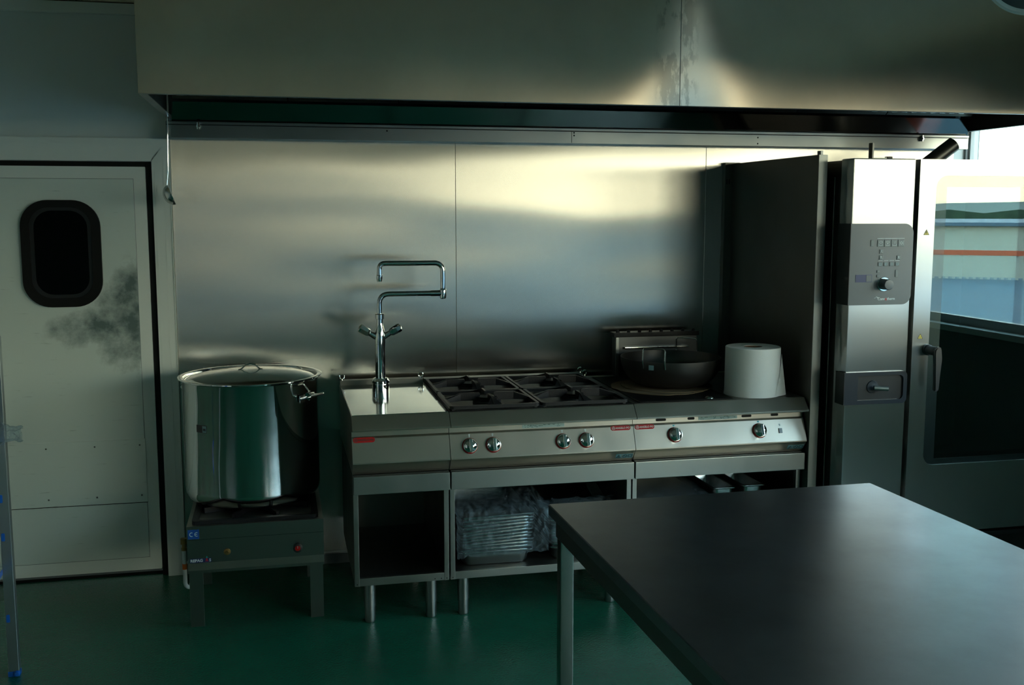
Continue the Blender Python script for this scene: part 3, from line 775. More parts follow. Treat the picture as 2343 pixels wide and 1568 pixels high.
# ============================================================ POT AND BURNER STAND
bs = thing('stockpot_burner', 'low square steel gas burner stand under the big stockpot', 'burner', (-.39, .48, 0))
SX0, SX1, S0, S1 = -.667, -.113, .205, .765
obj('casing', prism([(S0, .436), (S0, .381), (S0 + .012, .379), (S0 + .012, .277), (S0 - .002, .250), (S0 - .002, .238), (S0 + .01, .236), (S1, .236), (S1, .436)], SX0, SX1, 'X'), 'steel_stand', bs, angle=18)
for (a, b, c_, d_) in ((SX0 + .003, SX0 + .058, S0 + .020, S0 + .024), (SX1 - .060, SX1 - .005, S0 + .020, S0 + .024), (SX0 + .003, SX0 + .058, S1 - .026, S1 - .022), (SX1 - .060, SX1 - .005, S1 - .026, S1 - .022)):
    bm = bx(a, b, c_, d_, 0, .2358, .0008, 1)
    left = a < -.4; fr_ = c_ < .4
    xx = (a, a + .004) if left else (b - .004, b)
    yy = (d_ + .0002, d_ + .045) if fr_ else (c_ - .045, c_ - .0002)
    add_box(bm, xx[0], xx[1], yy[0], yy[1], 0, .2358)
    obj('leg', bm, 'steel_stand', bs)
kn = obj('gas_knob', add_lathe(B(), [(0, 0), (.014, 0), (.014, .006), (.0195, .008), (.0195, .020), (.012, .022), (0, .022)], (-.222, S0 + .0118, .318), 14, 'Y'), 'plastic_black', bs)
obj('knob_disc', lathe([(0, .0228), (.011, .0226), (.0115, .022)], (-.222, S0 + .0118, .318), 24, 'Y'), 'red_badge', kn)
obj('knob_pointer', bx(-.2232, -.2208, S0 - .0124, S0 - .0112, .318, .328), 'white_print', kn)
obj('igniter_button', lathe([(0, .010), (.006, .010), (.0075, .006), (.013, .005), (.0145, 0)], (-.509, S0 + .0118, .318), 24, 'Y'), 'brass', bs)
ce = obj('certification_sticker', bx(-.662, -.617, S0 - .0012, S0 - .0002, .384, .424), 'sticker_blue', bs)
bm = B()
def arc_c(cx, cz, r0, r1, a0, a1, n=16):
    pts = [(cx + r1 * math.cos(a0 + (a1 - a0) * k / n), cz + r1 * math.sin(a0 + (a1 - a0) * k / n)) for k in range(n + 1)] + [(cx + r0 * math.cos(a1 + (a0 - a1) * k / n), cz + r0 * math.sin(a1 + (a0 - a1) * k / n)) for k in range(n + 1)]
    return pts
add_prism(bm, arc_c(-.6465, .404, .0065, .0092, math.radians(65), math.radians(295)), S0 - .0018, S0 - .0012, 'Y')
add_prism(bm, arc_c(-.6265, .404, .0065, .0092, math.radians(65), math.radians(295)), S0 - .0018, S0 - .0012, 'Y')
add_box(bm, -.634, -.6245, S0 - .0018, S0 - .0012, .4028, .4052)
obj('lettering', bm, 'white_print', ce)
rp = obj('brand_sticker', prism(rrect(-.659, -.572, .279, .297, .003, 3), S0 + .0106, S0 + .0116, 'Y'), 'sticker_navy', bs)
obj('lettering', xf(text_bm('REPAG', .0165, .0003, .0005, 'LEFT'), at(-.6565, S0 + .0104, .2875) @ FRONT), 'white_print', rp)
obj('lettering', xf(text_bm('S', .0165, .0003, .0005), at(-.578, S0 + .0104, .2875) @ FRONT), 'white_print', rp)
obj('letter_flame', prism([(-.5955, .2985), (-.5865, .2985), (-.591, .3075)], S0 + .010, S0 + .0105, 'Y'), 'print_cyan', rp)
obj('letter_roof', prism([(-.597, .282), (-.5935, .282), (-.591, .289), (-.5885, .282), (-.585, .282), (-.589, .297), (-.593, .297)], S0 + .010, S0 + .0105, 'Y'), 'print_red', rp)
obj('lip_shade_line', bx(SX0 + .001, SX1 - .001, S0 + .0105, S0 + .0119, .3765, .3785), 'rubber_black', bs)  # dark strip standing in for the crease shade under the lip
# pan support on the stand
bm = B(); o_ = rrect(SX0 + .02, SX1 - .02, S0 + .02, S1 - .02, .02, 4); i_ = rrect(SX0 + .045, SX1 - .045, S0 + .045, S1 - .045, .015, 4)
add_ring_prism(bm, o_, i_, .4365, .452, 'Z')
for k in range(8):
    a = PI / 8 + k * PI / 4
    add_box(bm, -.39 + .05, -.39 + .235, .485 - .006, .485 + .006, .4375, .461, rot=Matrix.Rotation(a, 3, 'Z'), piv=(-.39, .485, .45))
add_lathe(bm, [(0, .438), (.08, .438), (.075, .450), (0, .452)], (-.39, .485, 0), 32)
obj('pan_support', bm, 'cast_iron', bs)
# gas hose on the left side
hs = obj('gas_hose', tube(arc_path([(-.690, .33, .305), (-.690, .33, .145), (-.672, .345, .128), (-.650, .36, .215), (-.60, .42, .25)], .02, 6), .0085, 14), 'white_hose', bs)
obj('orange_collar', lathe([(.0098, .0), (.0098, .024), (.0086, .024), (.0086, 0)], (-.690, .33, .218), 20), 'orange_band', hs)
obj('brass_fitting', add_box(lathe([(0, .0), (.0115, .0), (.0115, .012), (.009, .014), (.009, .026), (.0135, .028), (.0135, .052), (0, .054)], (-.690, .33, .300), 6 * 3), -.688, -.6672, .324, .336, .330, .346), 'brass', bs)

# stockpot
PC = (-.402, .585, .4625); PRd = .293
sp_ = thing('stockpot', 'very large mirror polished steel stockpot with lid on the burner stand', 'pot', PC)
Hp = .535
prof = [(0, 0), (.245, .0), (.262, .003), (.280, .014), (.290, .034), (PRd, .06), (PRd, Hp - .006), (PRd + .002, Hp - .003), (PRd + .014, Hp + .001), (PRd + .018, Hp + .003), (PRd + .018, Hp + .006), (PRd + .012, Hp + .008), (PRd - .003, Hp + .006), (PRd - .006, Hp), (PRd - .006, .06), (PRd - .02, .012), (0, .006)]
obj('pot_body', lathe(prof, PC, 128), 'pot_steel', sp_)
ld_ = obj('lid', lathe([(PRd - .0075, Hp - .010), (PRd - .014, Hp - .004), (PRd - .020, Hp - .002), (PRd - .030, Hp + .002), (.20, Hp + .017), (.12, Hp + .025), (.05, Hp + .029), (0, Hp + .030)], PC, 128), 'pot_steel', sp_)
hz = PC[2] + Hp + .028
obj('lid_handle', tube(arc_path([(PC[0] - .052, PC[1], hz), (PC[0] - .040, PC[1], hz + .002), (PC[0] - .016, PC[1], hz + .026), (PC[0] + .016, PC[1], hz + .026), (PC[0] + .040, PC[1], hz + .002), (PC[0] + .052, PC[1], hz)], .02, 5), .0032, 10), 'chrome', ld_)
def pot_handle(deg):
    a = math.radians(deg); T = at(PC[0], PC[1], PC[2]) @ Matrix.Rotation(a, 4, 'Z')
    z = Hp - .075
    h = obj('side_handle', xf(tube(arc_path([(PRd + .006, -.050, z), (PRd + .012, -.066, z), (PRd + .052, -.060, z + .012), (PRd + .052, .060, z + .012), (PRd + .012, .066, z), (PRd + .006, .050, z)], .022, 6), .0052, 12), T), 'chrome', sp_)
    for s in (-1, 1):
        bm = B()
        add_tube(bm, [(PRd + .0073, s * .058, z), (PRd + .0073, s * .018, z)], .0072, 12)
        add_box(bm, PRd - .0005, PRd + .004, s * .055 - .0 if s < 0 else .016, -.016 if s < 0 else .055, z - .018, z + .014, .001)
        obj('handle_bracket', xf(bm, T), 'chrome', h)
pot_handle(-36); pot_handle(144)
lb = obj('maker_label', curved_patch(PC, PRd, math.radians(-139.5), math.radians(-128), .330, .362), 'plastic_black', sp_)
obj('barcode_patch', curved_patch(PC, PRd, math.radians(-132.4), math.radians(-128.2), .332, .360, .0012), 'label_teal', lb)
bm = B()
for k in range(7):
    a = math.radians(-131.4 + k * .38); 
    m_ = bpy.data.meshes.new('t'); c_ = curved_patch(PC, PRd, a, a + math.radians(.2), .340, .350, .0018, 1); c_.to_mesh(m_); bm.from_mesh(m_); bpy.data.meshes.remove(m_); c_.free()
obj('barcode', bm, 'black_print', lb)

# ============================================================ OVEN
OX0, OX1, OY, OZ0, OZ1 = 2.082, 3.215, -.150, .30, 1.942
ov = thing('combi_oven', 'tall steel combi oven with glass door, grey control panel and lever handle', 'oven', ((OX0 + OX1) / 2, .3, 0))
CX1 = 2.372; DX = 2.386
bm = B()
add_box(bm, OX0, CX1, OY, OY + .10, OZ0, OZ1, .006)
obj('control_column', bm, 'steel_oven', ov)
bm = B()   # hollow carcass: left, right, back, top, bottom
add_box(bm, OX0 + .004, OX0 + .05, OY + .104, .70, OZ0, OZ1 - .012, .003); add_box(bm, OX1 - .05, OX1, OY + .104, .70, OZ0, OZ1 - .012)
add_box(bm, OX0 + .0505, OX1 - .0505, .60, .70, OZ0, OZ1 - .012); add_box(bm, OX0 + .0505, OX1 - .0505, OY + .104, .5995, OZ1 - .10, OZ1 - .012)
add_box(bm, OX0 + .0505, OX1 - .0505, OY + .104, .5995, OZ0, OZ0 + .20); add_box(bm, OX0 + .0505, CX1 + .04, OY + .104, .5995, OZ0 + .2005, OZ1 - .1005)
obj('carcass', bm, 'steel_side', ov)
obj('side_cover', bx(OX0 - .0006, OX0 + .0035, .0, .69, OZ0 + .04, OZ1 - .075, .001, 1), 'steel_side', ov)
obj('cavity_lining', bx(CX1 + .0405, CX1 + .044, OY + .11, .59, OZ0 + .21, OZ1 - .11), 'steel_dark', ov)
rk = B()
for k in range(10):
    z = .62 + k * .125
    add_box(rk, CX1 + .046, CX1 + .062, OY + .13, .58, z, z + .004)
obj('tray_rails', rk, 'steel_plain', ov)
# door
dw0, dw1, dz0, dz1 = 2.466, 3.135, .614, 1.872
bm = B()
fo = rrect(DX, OX1 - .008, OZ0 + .006, OZ1 - .002, .004, 2); 
fo = rrect(DX, OX1 - .008, OZ0 + .006, OZ1 - .002, .004, 8); fi = rrect(dw0, dw1, dz0, dz1, .05, 8)
add_ring_prism(bm, fo, fi, OY - .012, OY + .050, 'Y')
dr = obj('oven_door', bm, 'steel_oven', ov)
obj('glass_surround', add_ring_prism(B(), rrect(dw0 + .0008, dw1 - .0008, dz0 + .0008, dz1 - .0008, .049, 8), rrect(2.523, 3.045, .640, 1.827, .004, 8), OY - .0045, OY - .0025, 'Y'), 'plastic_black', dr)
obj('outer_glass', prism(rrect(dw0 + .0005, dw1 - .0005, dz0 + .0005, dz1 - .0005, .049, 8), OY - .0100, OY - .0060, 'Y'), 'oven_glass', dr)
obj('inner_glass', bx(2.50, 3.07, OY + .040, OY + .044, .63, 1.85), 'oven_inner_glass', dr)
# lever handle
hx, hz_ = 2.466, 1.128
hd = obj('door_handle', lathe([(0, 0), (.024, 0), (.024, .012), (.0195, .016), (.0195, .062), (.017, .070), (0, .071)], (hx - .008, OY - .0122, hz_), 28, 'Y'), 'plastic_black', dr)
bm = B()
add_prism(bm, [(hx - .027, hz_ - .01), (hx - .026, hz_ + .008), (hx - .016, hz_ + .020), (hx, hz_ + .022), (hx + .008, hz_ + .012), (hx + .009, hz_ - .03), (hx + .002, hz_ - .17), (hx - .020, hz_ - .17), (hx - .019, hz_ - .06)], OY - .098, OY - .078, 'Y')
bmesh.ops.bevel(bm, geom=list(bm.edges), offset=.005, segments=2, affect='EDGES')
obj('handle_lever', bm, 'plastic_black', hd)
def tri_sign(x, z, s, sub):
    T = at(x, OY - .0125, z) @ FRONT
    b = obj('warning_triangle', xf(prism([(-s, -s * .8), (s, -s * .8), (0, s * .95)], 0, .0006, 'Z'), T), 'yellow_sticker', dr)
    bm = B(); add_ring_prism(bm, [(-s, -s * .8), (s, -s * .8), (0, s * .95)], [(-s * .8, -s * .69), (s * .8, -s * .69), (0, s * .72)], .0006, .0010, 'Z')
    if sub: add_box(bm, -s * .42, s * .42, -s * .52, -s * .40, .0006, .0010); add_tube(bm, [(-s * .2, -s * .3, .0008), (-s * .1, -s * .1, .0008), (-s * .2, s * .05, .0008)], s * .05, 6); add_tube(bm, [(s * .15, -s * .3, .0008), (s * .22, -s * .1, .0008), (s * .12, s * .05, .0008)], s * .05, 6)
    else: add_prism(bm, [(-s * .12, s * .35), (s * .14, s * .35), (s * .02, s * .0), (s * .16, s * .0), (-s * .1, -s * .55), (-s * .02, -s * .12), (-s * .16, -s * .12)], .0006, .0010, 'Z')
    obj('symbol', xf(bm, T), 'black_print', b)
tri_sign(2.4285, 1.632, .0135, False); tri_sign(2.4225, 1.186, .0125, True)
# control panel
cp = obj('control_panel', prism(rrect(OX0 - .010, 2.365, 1.327, 1.670, .042, 8, (1, 1, 0, 0)), OY - .016, OY - .0004, 'Y'), 'panel_grey', ov)
obj('panel_flank', bx(OX0 - .0125, OX0 - .0102, OY - .0158, OY + .085, 1.3272, 1.6698), 'plastic_black', cp)
PY = OY - .016
def px2(px, py):
    # photo position of a detail on the control panel -> x, z on the panel plane
    return px, py
def btn(x0, x1, z0, z1, m='button_grey'): return obj('button', bx(x0, x1, PY - .0025, PY - .0002, z0, z1, .0008, 1), m, cp)
X0, X1 = 2.190, 2.340      # row of four mode keys
wk_ = .0322
for i in range(4):
    a = 2.1955 + i * wk_; btn(a, a + .030, 1.573, 1.602)
    ic = B(); c = a + .015; zc = 1.5885; Y0, Y1 = PY - .0031, PY - .0026
    if i in (0, 1):
        add_ring_prism(ic, [(c + .009 * math.cos(t), zc + .004 + .0045 * math.sin(t)) for t in [2 * PI * k / 18 for k in range(18)]], [(c + .0075 * math.cos(t), zc + .004 + .003 * math.sin(t)) for t in [2 * PI * k / 18 for k in range(18)]], Y0, Y1, 'Y')
        add_box(ic, c - .008, c - .0065, Y0, Y1, zc - .010, zc - .002); add_box(ic, c + .0065, c + .008, Y0, Y1, zc - .010, zc - .002); add_box(ic, c - .008, c + .008, Y0, Y1, zc - .0115, zc - .010)
        if i: add_box(ic, c - .002, c + .002, Y0, Y1, zc - .006, zc + .003)
    elif i == 2:
        for d_ in (-.004, 0, .004): add_box(ic, c + d_ - .0006, c + d_ + .0006, Y0, Y1, zc - .003, zc + .009)
        add_box(ic, c - .009, c - .0075, Y0, Y1, zc - .010, zc - .004); add_box(ic, c + .0075, c + .009, Y0, Y1, zc - .010, zc - .004); add_box(ic, c - .009, c + .009, Y0, Y1, zc - .0115, zc - .010)
    else:
        add_ring_prism(ic, [(c + .0065 * math.cos(t), zc + .0065 * math.sin(t)) for t in [2 * PI * k / 18 for k in range(18)]], [(c + .004 * math.cos(t), zc + .004 * math.sin(t)) for t in [2 * PI * k / 18 for k in range(18)]], Y0, Y1, 'Y')
        for d_ in (-.011, .0095): add_box(ic, c + d_, c + d_ + .0015, Y0, Y1, zc - .009, zc + .009)
    obj('key_icon', ic, 'icon_pale', cp)
    obj('key_light', bx(a - .0005, a + .0305, PY - .0012, PY - .0002, 1.6065, 1.6085), 'white_print', cp)
for (x, z) in ((2.207, 1.553), (2.207, 1.528), (2.290, 1.527)):
    btn(x, x + .017, z - .009, z + .009)
    obj('key_icon', add_box(bx(x + .005, x + .009, PY - .0031, PY - .0026, z - .006, z + .006), x + .003, x + .011, PY - .0031, PY - .0026, z - .006, z - .003), 'icon_pale', cp)
for i in range(4):
    a = 2.2025 + i * .0268; btn(a, a + .020, 1.491, 1.508)
    obj('key_icon', add_ring_prism(B(), rrect(a + .005, a + .015, 1.4945, 1.5045, .001, 2), rrect(a + .0065, a + .0135, 1.496, 1.503, .001, 2), PY - .0031, PY - .0026, 'Y'), 'label_teal', cp)
    obj('key_light', bx(a, a + .021, PY - .0012, PY - .0002, 1.5135, 1.5150), 'white_print', cp)
btn(2.1985, 2.2115, 1.463, 1.474); btn(2.1985, 2.2115, 1.444, 1.455); btn(2.2850, 2.2970, 1.444, 1.475); btn(2.164, 2.178, 1.575, 1.602)
obj('port_cover', bx(2.100, 2.176, PY - .0012, PY - .0002, 1.424, 1.456), 'sticker_navy', cp)
obj('port_frame', bx(2.150, 2.174, PY - .0022, PY - .0013, 1.426, 1.454), 'panel_grey', cp)
kb = obj('selector_knob', lathe([(0, .004), (.0285, .004), (.0285, .001), (.030, 0)], (2.234, PY - .0002, 1.415), 32, 'Y'), 'chrome', cp)
obj('knob_cap', lathe([(.0235, .004), (.0225, .038), (.020, .041), (0, .042)], (2.234, PY - .0002, 1.415), 40, 'Y'), 'panel_grey', kb)
lg_ = obj('brand_lettering', xf(text_bm('Conv', .0155, .0003, .0003, 'RIGHT'), at(2.242, PY - .0005, 1.352) @ FRONT), 'white_print', cp)
obj('brand_lettering', xf(text_bm('therm', .0155, .0003, .0003, 'LEFT'), at(2.2515, PY - .0005, 1.352) @ FRONT), 'white_print', cp)
obj('brand_letter', xf(text_bm('o', .0185, .0003, .0006), at(2.2470, PY - .0005, 1.3515) @ FRONT), 'print_red', cp)
obj('brand_mark', add_prism(add_prism(B(), [(2.192, 1.355), (2.207, 1.3605), (2.192, 1.3565)], PY - .0008, PY - .0002, 'Y'), [(2.198, 1.3635), (2.211, 1.359), (2.2085, 1.353), (2.2075, 1.3575)], PY - .0008, PY - .0002, 'Y'), 'white_print', cp)
# hand shower niche
bm = B(); add_ring_prism(bm, rrect(OX0 - .010, 2.370, .898, 1.038, .022, 8, (1, 1, 0, 0))[0:], rrect(2.135, 2.352, .915, 1.022, .02, 8, (1, 1, 0, 0)), OY - .012, OY - .0004, 'Y')
ni = obj('shower_niche', bm, 'niche_blue', ov)
obj('niche_flank', bx(OX0 - .0125, OX0 - .0102, OY - .0118, OY + .060, .8982, 1.0378), 'plastic_black', ni)
obj('niche_back', bx(2.136, 2.351, OY - .0035, OY - .0008, .916, 1.021), 'plastic_black', ni)
obj('shower_socket', add_lathe(B(), [(0, .004), (.026, .004), (.028, .0)], (2.208, OY - .0036, .972), 28, 'Y'), 'niche_blue', ni)
obj('shower_nozzle', tube([(2.205, OY - .022, .971), (2.262, OY - .040, .968)], [.0105, .0105], 16), 'steel_plain', ni)
# legs and trolley shadow gap
for x in (OX0 + .06, OX1 - .06):
    for y in (OY + .08, .60):
        obj('leg', lathe([(0, 0), (.03, 0), (.03, .01), (.022, .012), (.022, .2998), (0, .2998)], (x, y, 0), 24), 'steel_dark', ov)
obj('drip_tray', bx(2.40, 3.18, OY - .008, OY + .03, .270, .292, .003), 'steel_dark', ov)
# things on top of the oven
vt = thing('oven_vent_pipe', 'short slanting grey vent pipe on top of the oven by the window wall', 'pipe', (2.79, .35, 1.9305))
obj('pipe', tube([(2.752, .36, 1.932), (2.905, .36, 2.040)], .036, 28), 'steel_side', vt)
obj('pipe_foot', bx(2.70, 2.80, .30, .42, 1.9304, 1.936, .001), 'steel_side', vt)
bk = thing('mounting_bracket', 'small upright steel bracket with black tipped bar on the oven top', 'bracket', (2.36, .1, 1.9305))
obj('base_bar', bx(2.200, 2.232, -.02, .55, 1.9304, 1.947, .001), 'steel_side', bk)
obj('upright', bx(2.268, 2.276, .02, .05, 1.9304, 2.018, .001), 'steel_side', bk)
obj('cross_bar', add_box(bx(2.2325, 2.345, .02, .05, 1.9304, 1.938, .001), 2.2765, 2.345, .026, .044, 1.9385, 1.955), 'steel_plain', bk)
obj('black_tip', bx(2.3455, 2.370, .022, .048, 1.936, 1.960, .003), 'plastic_black', bk)
# ============================================================ TABLE IN FRONT
tb = thing('prep_table', 'large stainless steel work table filling the right foreground', 'table', (1.0, -2.2, 0))
TZ = .870
TL = [(.480, -1.262), (1.532, -1.250), (1.585, -3.20), (.512, -3.20)]
def quad_prism(q, z0, z1, bev=0):
    bm = prism(q, z0, z1, 'Z')
    if bev: bmesh.ops.bevel(bm, geom=list(bm.edges), offset=bev, segments=3, affect='EDGES')
    return bm
obj('table_top', quad_prism(TL[::-1], TZ - .034, TZ, .0025), 'steel_table', tb)
ap = B()
add_prism(ap, [(.497, -1.285), (.500, -1.285), (.530, -3.18), (.527, -3.18)], TZ - .092, TZ - .0345, 'Z')
add_prism(ap, [(1.512, -1.275), (1.515, -1.275), (1.567, -3.18), (1.564, -3.18)], TZ - .092, TZ - .0345, 'Z')
add_prism(ap, [(.501, -1.285), (.501, -1.282), (1.511, -1.272), (1.511, -1.275)], TZ - .092, TZ - .0345, 'Z')
obj('apron', ap, 'steel_dark', tb)
for (x, y) in ((.5005, -1.327), (1.468, -1.318), (.530, -3.12), (1.52, -3.12)):
    lg = obj('leg', bx(x, x + .040, y, y + .040, .018, TZ - .0352, .003), 'steel_leg', tb)
    obj('foot', lathe([(0, 0), (.018, 0), (.018, .012), (.012, .0178), (0, .0178)], (x + .02, y + .02, 0), 20), 'plastic_black', lg)

# ============================================================ RACK AT THE LEFT EDGE
rk_ = thing('steel_rack', 'steel rack with blue protective film still on it, cut off by the left edge', 'rack', (-1.55, -.5, 0))
RXr = -1.254; RYb = -.085
for (x, y) in ((RXr - .036, RYb - .03), (RXr - .70, RYb - .03), (RXr - .036, RYb - .93), (RXr - .70, RYb - .93)):
    pst = obj('post', add_box(bx(x, x + .036, y, y + .003, .02, 1.275, .0008, 1), x + (.033 if x > -1.5 else 0), x + (.036 if x > -1.5 else .003), y + .0032, y + .032, .02, 1.275), 'rack_steel', rk_)
    obj('post_cap', add_lathe(bx(x - .002, x + .038, y - .002, y + .034, .0, .0198, .002), [(0, .012), (.008, .010), (.012, .0)], (x + .03, y - .002, .012), 14, 'Y'), 'blue_film', pst)
    if x > -1.5 and y > -.5:
        for z in (.994, .680, .536, .226):
            obj('film_tab', prism(rrect(x + .004, x + .016, z - .015, z + .015, .003, 3), y - .0012, y - .0002, 'Y'), 'blue_film', pst)
        obj('post_screw', lathe([(0, .004), (.004, .003), (.005, 0)], (x + .030, y - .0002, 1.262), 12, 'Y'), 'chrome', pst)
for z in (.385, .86):
    sh = obj('shelf', bx(RXr - .700, RXr - .036, RYb - .928, RYb - .035, z, z + .030, .003), 'rack_steel', rk_)
    obj('film_strip', bx(RXr - .0358, RXr - .0332, RYb - .92, RYb - .036, z + .012, z + .031), 'blue_film', sh)
obj('junction_box', bx(RXr - .085, RXr - .040, RYb - .040, RYb - .031, .46, .575, .002), 'plastic_black', rk_)
# crumpled clear film on the rack shelf
def crumple(nx, ny, f, amp, seed, scale=14):
    bm = B(); V = []
    for i in range(nx + 1):
        row = []
        for j in range(ny + 1):
            p = Vector(f(i / nx, j / ny)); n_ = Vector((noise.noise(p * scale + Vector((seed, 0, 0))), noise.noise(p * scale + Vector((0, seed, 5))), noise.noise(p * scale + Vector((9, 2, seed)))))
            n2 = Vector((noise.noise(p * scale * 3.1 + Vector((seed, 3, 0))), noise.noise(p * scale * 3.1 + Vector((4, seed, 5))), noise.noise(p * scale * 3.1 + Vector((9, 7, seed)))))
            row.append(bm.verts.new(p + n_ * amp + n2 * amp * .45))
        V.append(row)
    for i in range(nx):
        for j in range(ny): bm.faces.new((V[i][j], V[i + 1][j], V[i + 1][j + 1], V[i][j + 1]))
    return bm
def wrapf(s, t):
    a = 2 * PI * t; r = .055 * (1 - .75 * s) + .012
    return (-1.36 + .175 * s, -.13 - .02 * s + r * math.cos(a), .905 + .028 * s + r * .8 * math.sin(a))
tag(obj('film_bundle', crumple(26, 28, wrapf, .018, 3, 22), 'plastic_film'), 'crumpled clear plastic wrap sticking out from the blue-taped rack at left', 'plastic wrap')

# ============================================================ PANS IN THE CABINETS
def pan_mesh(w, d, h, r=.035, lip=.012):
    """gastronorm pan, rim at z=0, body hanging below; origin at the rim centre"""
    bm = B(); th = .0012
    def loop(ww, dd, rr, z): return [bm.verts.new((a, b, z)) for a, b in rrect(-ww / 2, ww / 2, -dd / 2, dd / 2, rr, 5)]
    loops = [loop(w, d, r * .7, -.006), loop(w, d, r * .7, 0), loop(w - 2 * lip, d - 2 * lip, r * .9, 0), loop(w - 2 * lip - .002, d - 2 * lip - .002, r, -.004), loop(w - 2 * lip - .016, d - 2 * lip - .016, r, -h + .012), loop(w - 2 * lip - .034, d - 2 * lip - .034, r * .8, -h),
             ]
    for A, C in zip(loops, loops[1:]):
        n = len(A)
        for k in range(n): bm.faces.new((A[k], A[(k + 1) % n], C[(k + 1) % n], C[k]))
    bm.faces.new(loops[-1])
    return bm
pan = obj('steel_pan', pan_mesh(.325, .50, .062), 'pan_steel')
sol = pan.modifiers.new('thickness', 'SOLIDIFY'); sol.thickness = .0013; sol.offset = 0
words = ['bottom', 'second', 'third', 'fourth', 'fifth', 'sixth', 'seventh', 'eighth', 'ninth', 'tenth', 'eleventh', 'twelfth', 'thirteenth', 'fourteenth']
def stack(cx, cy, z0, n, gaps, tilts, tail, grp, dxs=None, firstobj=None):
    z = z0; res = []
    for i in range(n):
        p = pan if firstobj and i == 0 else pan.copy()
        if not (firstobj and i == 0): COL.objects.link(p)
        z += gaps[i] if i else 0
        p.location = (cx + (dxs[i] if dxs else 0), cy + random.uniform(-.004, .004), z)
        p.rotation_euler = (0, tilts[i], random.uniform(-.01, .01))
        w_ = 'bottom' if i == 0 else 'topmost' if i == n - 1 else words[i] + ' from bottom'
        tag(p, ('steel pan, %s ' % w_) + tail, 'pan', grp); res.append(p)
    return res
def D(*a): return [math.radians(v) for v in a]
stack(.612, .345, .278, 12, [0, .013, .015, .013, .015, .013, .014, .013, .015, .014, .014, .016], [-a for a in D(0, 1.2, 1.2, 2.6, 2.6, 3.2, 3.2, 3.6, 2.4, 2.4, 1.2, 1.2)], 'in the left wrapped stack under the range', 'wrapped steel pans in the left stack', [0, 0, .004, .003, -.002, .004, .002, -.003, .004, .006, .008, .008], True)
stack(1.010, .345, .278, 9, [0, .014, .016, .014, .015, .014, .015, .014, .016], D(0, 0, 0, .2, .4, .4, .5, .5, .5), 'in the right stack, behind the table corner', 'wrapped steel pans in the right stack')
big = pan.copy(); COL.objects.link(big); big.location = (.985, .42, .492); big.rotation_euler = (math.radians(14), 0, 0)
tag(big, 'loose steel pan tilted on top of the right stack under the range', 'pan')
stack(1.425, .345, .278, 10, [0, .016, .017, .016, .017, .016, .017, .016, .017, .014], [-a for a in D(0, 0, 0, .3, .4, .6, .8, 1, 1.2, 1.4)], 'in the wrapped stack under the right hob', 'wrapped steel pans under the hob')
ldp = obj('added_pan_lid', prism(rrect(-.164, .164, -.252, .252, .024, 5), .0022, .0045, 'Z'), 'pan_steel')  # flat lid added to cover the bright inner walls of the top pan
ldp.location = (1.425, .345, .4285); ldp.rotation_euler = (0, -math.radians(1.4), 0); tag(ldp, 'flat steel lid added on top of the wrapped pan stack under the right hob', 'tray')
sp0 = obj('small_pan', pan_mesh(.112, .30, .10, .02, .008), 'pan_steel'); s_ = sp0.modifiers.new('thickness', 'SOLIDIFY'); s_.thickness = .0013; s_.offset = 0
sp0.location = (1.690, .33, .470); tag(sp0, 'small deep steel pan, left one of the pair in the cabinet under the hob', 'pan', 'small deep pans under the hob')
sp1 = sp0.copy(); COL.objects.link(sp1); sp1.location = (1.835, .33, .474); sp1['label'] = 'small deep steel pan, right one of the pair in the cabinet under the hob'
# carrier box under the small pans
tag(obj('pan_crate', bx(1.625, 1.90, .17, .50, .2140, .3700, .004), 'steel_dark'), 'dark steel box carrying the two small pans under the hob', 'box')

# film over the stacks
def film_front(x0, x1, y, z0, z1, back):
    def f(s, t):
        # t 0 hanging bottom front -> 1 back over the top
        if t < .62: u = t / .62; return (x0 + (x1 - x0) * s, y - .004 * math.sin(PI * u) - .004, z0 + (z1 - z0) * u + .006 * s)
        u = (t - .62) / .38; return (x0 + (x1 - x0) * s, y + back * u, z1 + .010 * math.sin(PI * u) + .012 * s * (1 - u) + .02 * u)
    return f
tag(obj('plastic_wrap', crumple(90, 80, film_front(.434, .835, .085, .262, .452, .46), .0080, 1, 34), 'plastic_film'), 'clear plastic film wrapped over the left pan stack under the range', 'plastic wrap')
tag(obj('plastic_wrap', crumple(50, 50, film_front(.815, 1.165, .085, .300, .435, .14), .012, 7, 24), 'plastic_film'), 'bluish crumpled plastic film over the right pan stack behind the table corner', 'plastic wrap')
tag(obj('plastic_wrap', crumple(50, 40, film_front(1.228, 1.615, .085, .330, .426, .48), .006, 11, 24), 'plastic_film'), 'clear plastic film wrapped over the pan stack under the right hob', 'plastic wrap')

# tall pale refrigerator beyond the left edge, added for pale reflections in the pot
fg = thing('refrigerator', 'tall white two door refrigerator beyond the left edge, unseen, added for pale reflections in the stockpot', 'refrigerator', (-2.5, -1.9, 0))
obj('body', bx(-2.88, -2.22, -2.6, -1.30, .10, 2.02, .01), 'fridge_white', fg)
for a, b in ((-2.59, -1.955), (-1.945, -1.31)):
    d_ = obj('door', bx(-2.2195, -2.17, a, b, .14, 1.98, .008), 'fridge_white', fg)
    obj('handle', tube(arc_path([(-2.170, b - .07, .95), (-2.13, b - .07, .95), (-2.13, b - .07, 1.25), (-2.170, b - .07, 1.25)], .02, 5), .009, 12), 'chrome', d_)
    obj('film_panel', bx(-2.1695, -2.1685, a + .05, a + .33, .55, 1.75), 'blue_film', d_)
for x in (-2.83, -2.27):
    for y in (-2.55, -1.35): obj('foot', lathe([(0, 0), (.025, 0), (.02, .0995), (0, .0995)], (x, y, 0), 16), 'plastic_black', fg)

